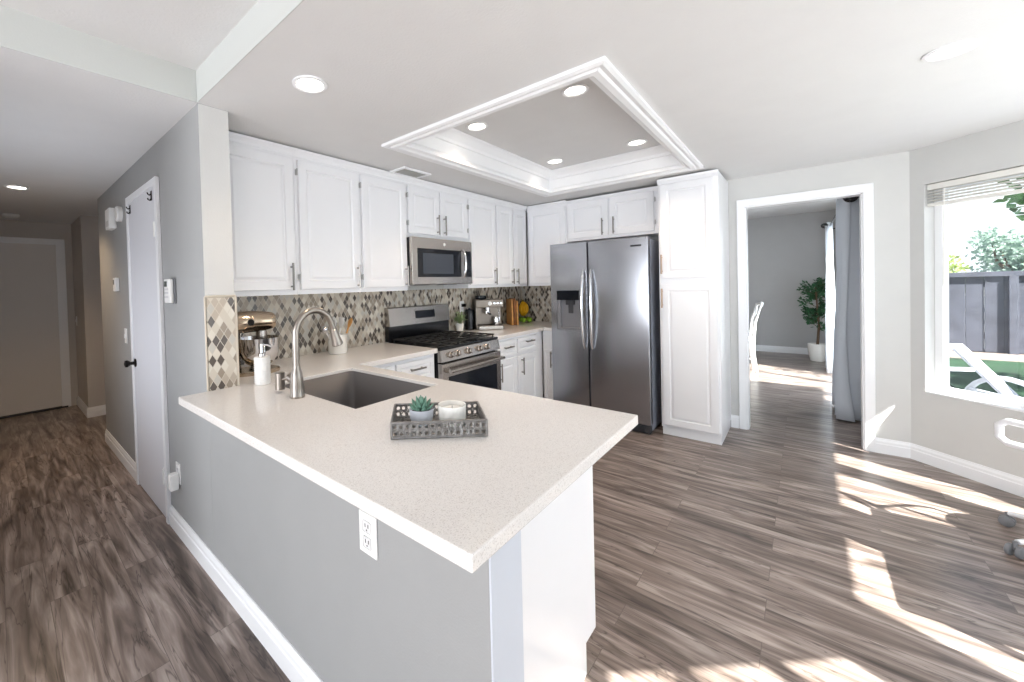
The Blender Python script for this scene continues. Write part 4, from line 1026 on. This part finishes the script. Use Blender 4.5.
t = thing('curtain_rod', 'black curtain rod with round finial holding the grey curtain', 'curtain rod', (0, 0, 0))
obj('rod', tube(new(), [(4.74, -.92, 2.11), (5.50, -.92, 2.11)], .010, 10), BLACK, t, 40)
obj('finial', lathe(new(), [(0, -.05), (.034, -.038), (.052, 0), (.034, .038), (0, .05)], 18, (4.70, -.90, 2.11), 'x'), BLACK, t, 50)
bm = new(); tube(bm, [(4.78, -1.05, 2.11), (4.78, -.92, 2.11)], .008, 8); obj('bracket', bm, BLACK, t, 40)
t = thing('curtain_rod', 'black curtain rod end holding the white sheer curtain', 'curtain rod', (0, 0, 0))
obj('rod', tube(new(), [(5.5, -.86, 2.09), (7.85, -.86, 2.09)], .009, 10), BLACK, t, 40)
obj('finial', lathe(new(), [(0, -.04), (.025, -.03), (.038, 0), (.025, .03), (0, .04)], 18, (7.25, -.80, 2.09), 'x'), BLACK, t, 50)
obj('bracket', tube(new(), [(7.87, -1.05, 2.09), (7.85, -.86, 2.09)], .008, 8), BLACK, t, 40)
# potted tree
t = thing('potted_tree', 'leafy potted tree in a white planter in the dining room corner', 'plant', (8.42, -.74, 0))
obj('planter', lathe(new(), [(.085, 0), (.095, .01), (.118, .16), (.128, .28), (.120, .285), (.112, .26), (0, .25)], 28), CERAM, t, 35)
bm = new(); tube(bm, [(0, 0, .27), (.01, -.02, .6), (-.02, .0, .9), (.0, .02, 1.25)], [.018, .015, .012, .006], 8)
r_ = random.Random(5); tips = []
for k in range(26):
    z = r_.uniform(.55, 1.25); a_ = r_.uniform(0, 2*PI); L = r_.uniform(.12, .26) if z > .75 else r_.uniform(.1, .18)
    d = Vector((math.cos(a_), math.sin(a_), r_.uniform(.3, .9))).normalized(); p0 = Vector((0, 0, z)); tube(bm, [p0, p0+d*L], [.005, .002], 5); tips.append((p0, d, L))
obj('trunk', bm, BARK, t, 50)
bm = new()
for p0, d, L in tips:
    for q in range(34):
        c = p0+d*L*r_.uniform(.3, 1.1)*(1 if d.y > -.3 else .8)+rvec(r_)*.05; leaf(bm, c, (d+rvec(r_)*1.0).normalized(), rvec(r_), r_.uniform(.05, .09), .016)
obj('foliage', bm, LEAFD, t)
# dining chair seen from the side, back toward the doorway
t = thing('dining_chair', 'white slatted dining chair just visible past the left door jamb', 'chair', (6.98, .16, 0), math.radians(10))
for s in (-1, 1):
    bm = new(); x = s*.19
    tube(bm, [(x, -.20, .0), (x, -.17, .25), (x, -.165, .46), (x, -.19, .75), (x, -.26, 1.0)], [.017, .019, .020, .017, .014], 10); obj('rear_leg', bm, WPL, t, 50)
    obj('front_leg', tube(new(), [(x, .22, 0), (x*.98, .21, .44)], [.015, .02], 10), WPL, t, 50)
obj('seat', B(-.21, .21, -.19, .24, .44, .475, .010, 3), WPL, t, 40)
bm = new(); tube(bm, [(-.2, -.26, .985), (0, -.285, 1.01), (.2, -.26, .985)], .022, 10); obj('top_rail', bm, WPL, t, 50)
bm = new(); tube(bm, [(-.19, -.17, .54), (.19, -.17, .54)], .012, 8); tube(bm, [(-.18, -.17, .55), (.18, -.25, .96)], .012, 8); tube(bm, [(.18, -.17, .55), (-.18, -.25, .96)], .012, 8)
obj('cross_back', bm, WPL, t, 50)
obj('stretcher', tube(new(), [(-.19, -.18, .2), (-.19, .21, .2), (.19, .21, .2), (.19, -.18, .2)], .009, 8), WPL, t, 40)

# ------------------------------------------------------------------ yard
struct('ground_lawn', B(5.6, 10.6, -14, -2.0, -.119, -.10), GRASS, 'green lawn beyond the patio')
struct('ground_gravel', B(10.6, 12.2, -16, -1.3, -.119, -.095), GRAVEL, 'pale gravel strip at the foot of the fence')
t = thing('wooden_fence', 'dark weathered board fence at the back of the yard', 'fence', (11.6, 0, -.1))
y = -.9; r_ = random.Random(9); n_ = 0
bm = new(); box(bm, .03, .09, -14, -.9, .25, .36); box(bm, .03, .09, -14, -.9, 1.2, 1.31); obj('rail', bm, FENCE, t)
obj('top_cap', B(-.05, .12, -14, -.9, 1.39, 1.48, .006), FENCE, t)
while y > -13.8:
    bm = new(); box(bm, -.0, .028, y-.205, y, .02, 1.39, .004); obj('board', bm, FENCE, t, loc=(r_.uniform(-.01, .01), 0, 0)); y -= .21; n_ += 1
for y in (-1.9, -3.3, -4.7, -6.1, -7.5):
    obj('post', B(-.06, -.012, y-.05, y+.05, .0, 1.39, .004), FENCE, t)

def tree(name, label, loc, h, cr, m, n_leaf, seed, lsz=.12, trunk_r=.12, flat=.8, nb=9, low=.45, group=None, extra=()):
    r = random.Random(seed); t = thing(name, label, 'tree', loc, 0, group)
    bm = new(); top = Vector((r.uniform(-.2, .2), r.uniform(-.2, .2), h*low+.2)); tube(bm, [(0, 0, 0), top*.5, top], [trunk_r, trunk_r*.8, trunk_r*.6], 8)
    cen = Vector((0, 0, h*.5+h*low*.5)); cl = []
    for k in range(nb):
        v = rvec(r)*cr*r.uniform(.35, .8); v.z *= flat; c = cen+v; cl.append(c); tube(bm, [top, (top+c)/2+rvec(r)*.1, c], [trunk_r*.45, trunk_r*.25, trunk_r*.1], 6)
    for q in extra:
        c = Vector(q)-Vector(loc); cl += [c]*3; tube(bm, [top, (top+c)/2+Vector((0, 0, .3)), c], [trunk_r*.4, trunk_r*.2, .01], 6)
    obj('trunk', bm, BARK, t, 50); bm = new()
    for k in range(n_leaf):
        c = r.choice(cl)+rvec(r)*cr*.42*r.random()**.4; leaf(bm, c, rvec(r), rvec(r), lsz*r.uniform(.7, 1.2), lsz*.28)
    obj('crown', bm, m, t); return t
tree('pale_tree', 'airy grey-green tree behind the fence, centre of the window', (18.5, -4.9, -.1), 2.2, 1.15, LEAFB, 2300, 21, .15, low=.5, nb=12)
tree('pale_tree', 'airy grey-green tree behind the fence at the right', (19.0, -7.4, -.1), 2.6, 1.3, LEAFB, 2300, 23, .15, low=.5, nb=12)
tree('shrub_tree', 'yellow-green bushy tree behind the fence at the left of the window', (15.5, -3.1, -.1), 1.8, .65, LEAFP, 1500, 22, .12, low=.5)
tree('leafy_tree', 'dark green leafy branch tree hanging in at the upper right of the window', (7.6, -3.95, -.1), 4.1, 1.55, LEAF, 4600, 31, .15, low=.5, nb=12, extra=((7.4, -2.95, 2.42), (7.3, -3.1, 2.75)))
t = thing('neighbour_house', 'pale pink house with tiled roof peeping over the fence', 'house', (24, -9.6, 0))
obj('house_wall', B(-2, 2, -2.4, 1.6, -.1, 2.35), HOUSE, t); bm = new(); prism(bm, [(-2.3, -2.7), (2.3, -2.7), (2.3, 1.9), (-2.3, 1.9)], 2.35, 2.45); obj('roof', bm, ROOF, t)
w_ = obj('window', B(-2.03, -2.001, -.6, .6, 1.5, 2.1), WPL, t); obj('pane', B(-2.04, -2.031, -.5, .5, 1.58, 2.02), BLACKG, w_)

# patio lounge chair: white frame, blue cushion
t = thing('patio_lounger', 'white curved patio lounger with reclined back outside the bay window', 'lounger', (5.45, -1.72, -.12), math.radians(-62))
LW = mat('lounger_white', (190, 192, 200), .4)
for s in (-1, 1):
    x = s*.30
    obj('side_rail', tube(new(), [(x, .40, .33), (x, .0, .33), (x, -.9, .34), (x, -1.0, .32)], .022, 8), LW, t, 50)
    obj('leg', tube(new(), [(x, .25, .33), (x, .30, .0)], .02, 8), LW, t, 50); obj('leg', tube(new(), [(x, -.85, .33), (x, -.9, .0)], .02, 8), LW, t, 50)
    pts = [(x+s*.05, .55+.0*k, .0) for k in range(1)]
    pts = [(x+s*.04, .10+.42*math.cos(PI*k/12), .16+.34*math.sin(PI*k/12)) for k in range(13)]
    obj('arm', tube(new(), pts, .024, 8), LW, t, 60)
bm = new(); 
for k in range(2):
    x = (-.30, .20)[k]
    b2 = [(x, .0, .36), (x+.10, .0, .36), (x+.10, .50, .76), (x, .50, .76)]
    vs = [bm.verts.new(q) for q in b2]+[bm.verts.new((q[0], q[1]-.02, q[2]+.02)) for q in b2]
    for f_ in ((0, 1, 2, 3), (7, 6, 5, 4), (0, 4, 5, 1), (1, 5, 6, 2), (2, 6, 7, 3), (3, 7, 4, 0)): bm.faces.new([vs[i] for i in f_])
for u in (.55, .98): box(bm, -.295, .295, .5*u-.05, .5*u+.0, .36+.40*u-.035, .36+.40*u-.005)
obj('back_frame', bm, LW, t)
obj('seat_pad', B(-.27, .27, -.92, .0, .345, .385, .015, 2), LW, t, 40)
o = tag(obj('cushion', B(-.20, .20, -.75, -.25, 0, .07, .025, 3), BLUEC, None, 50, loc=(4.98, -1.97, .268), rot=(0, 0, math.radians(-62))), 'blue cushion lying on the patio lounger seat', 'cushion')
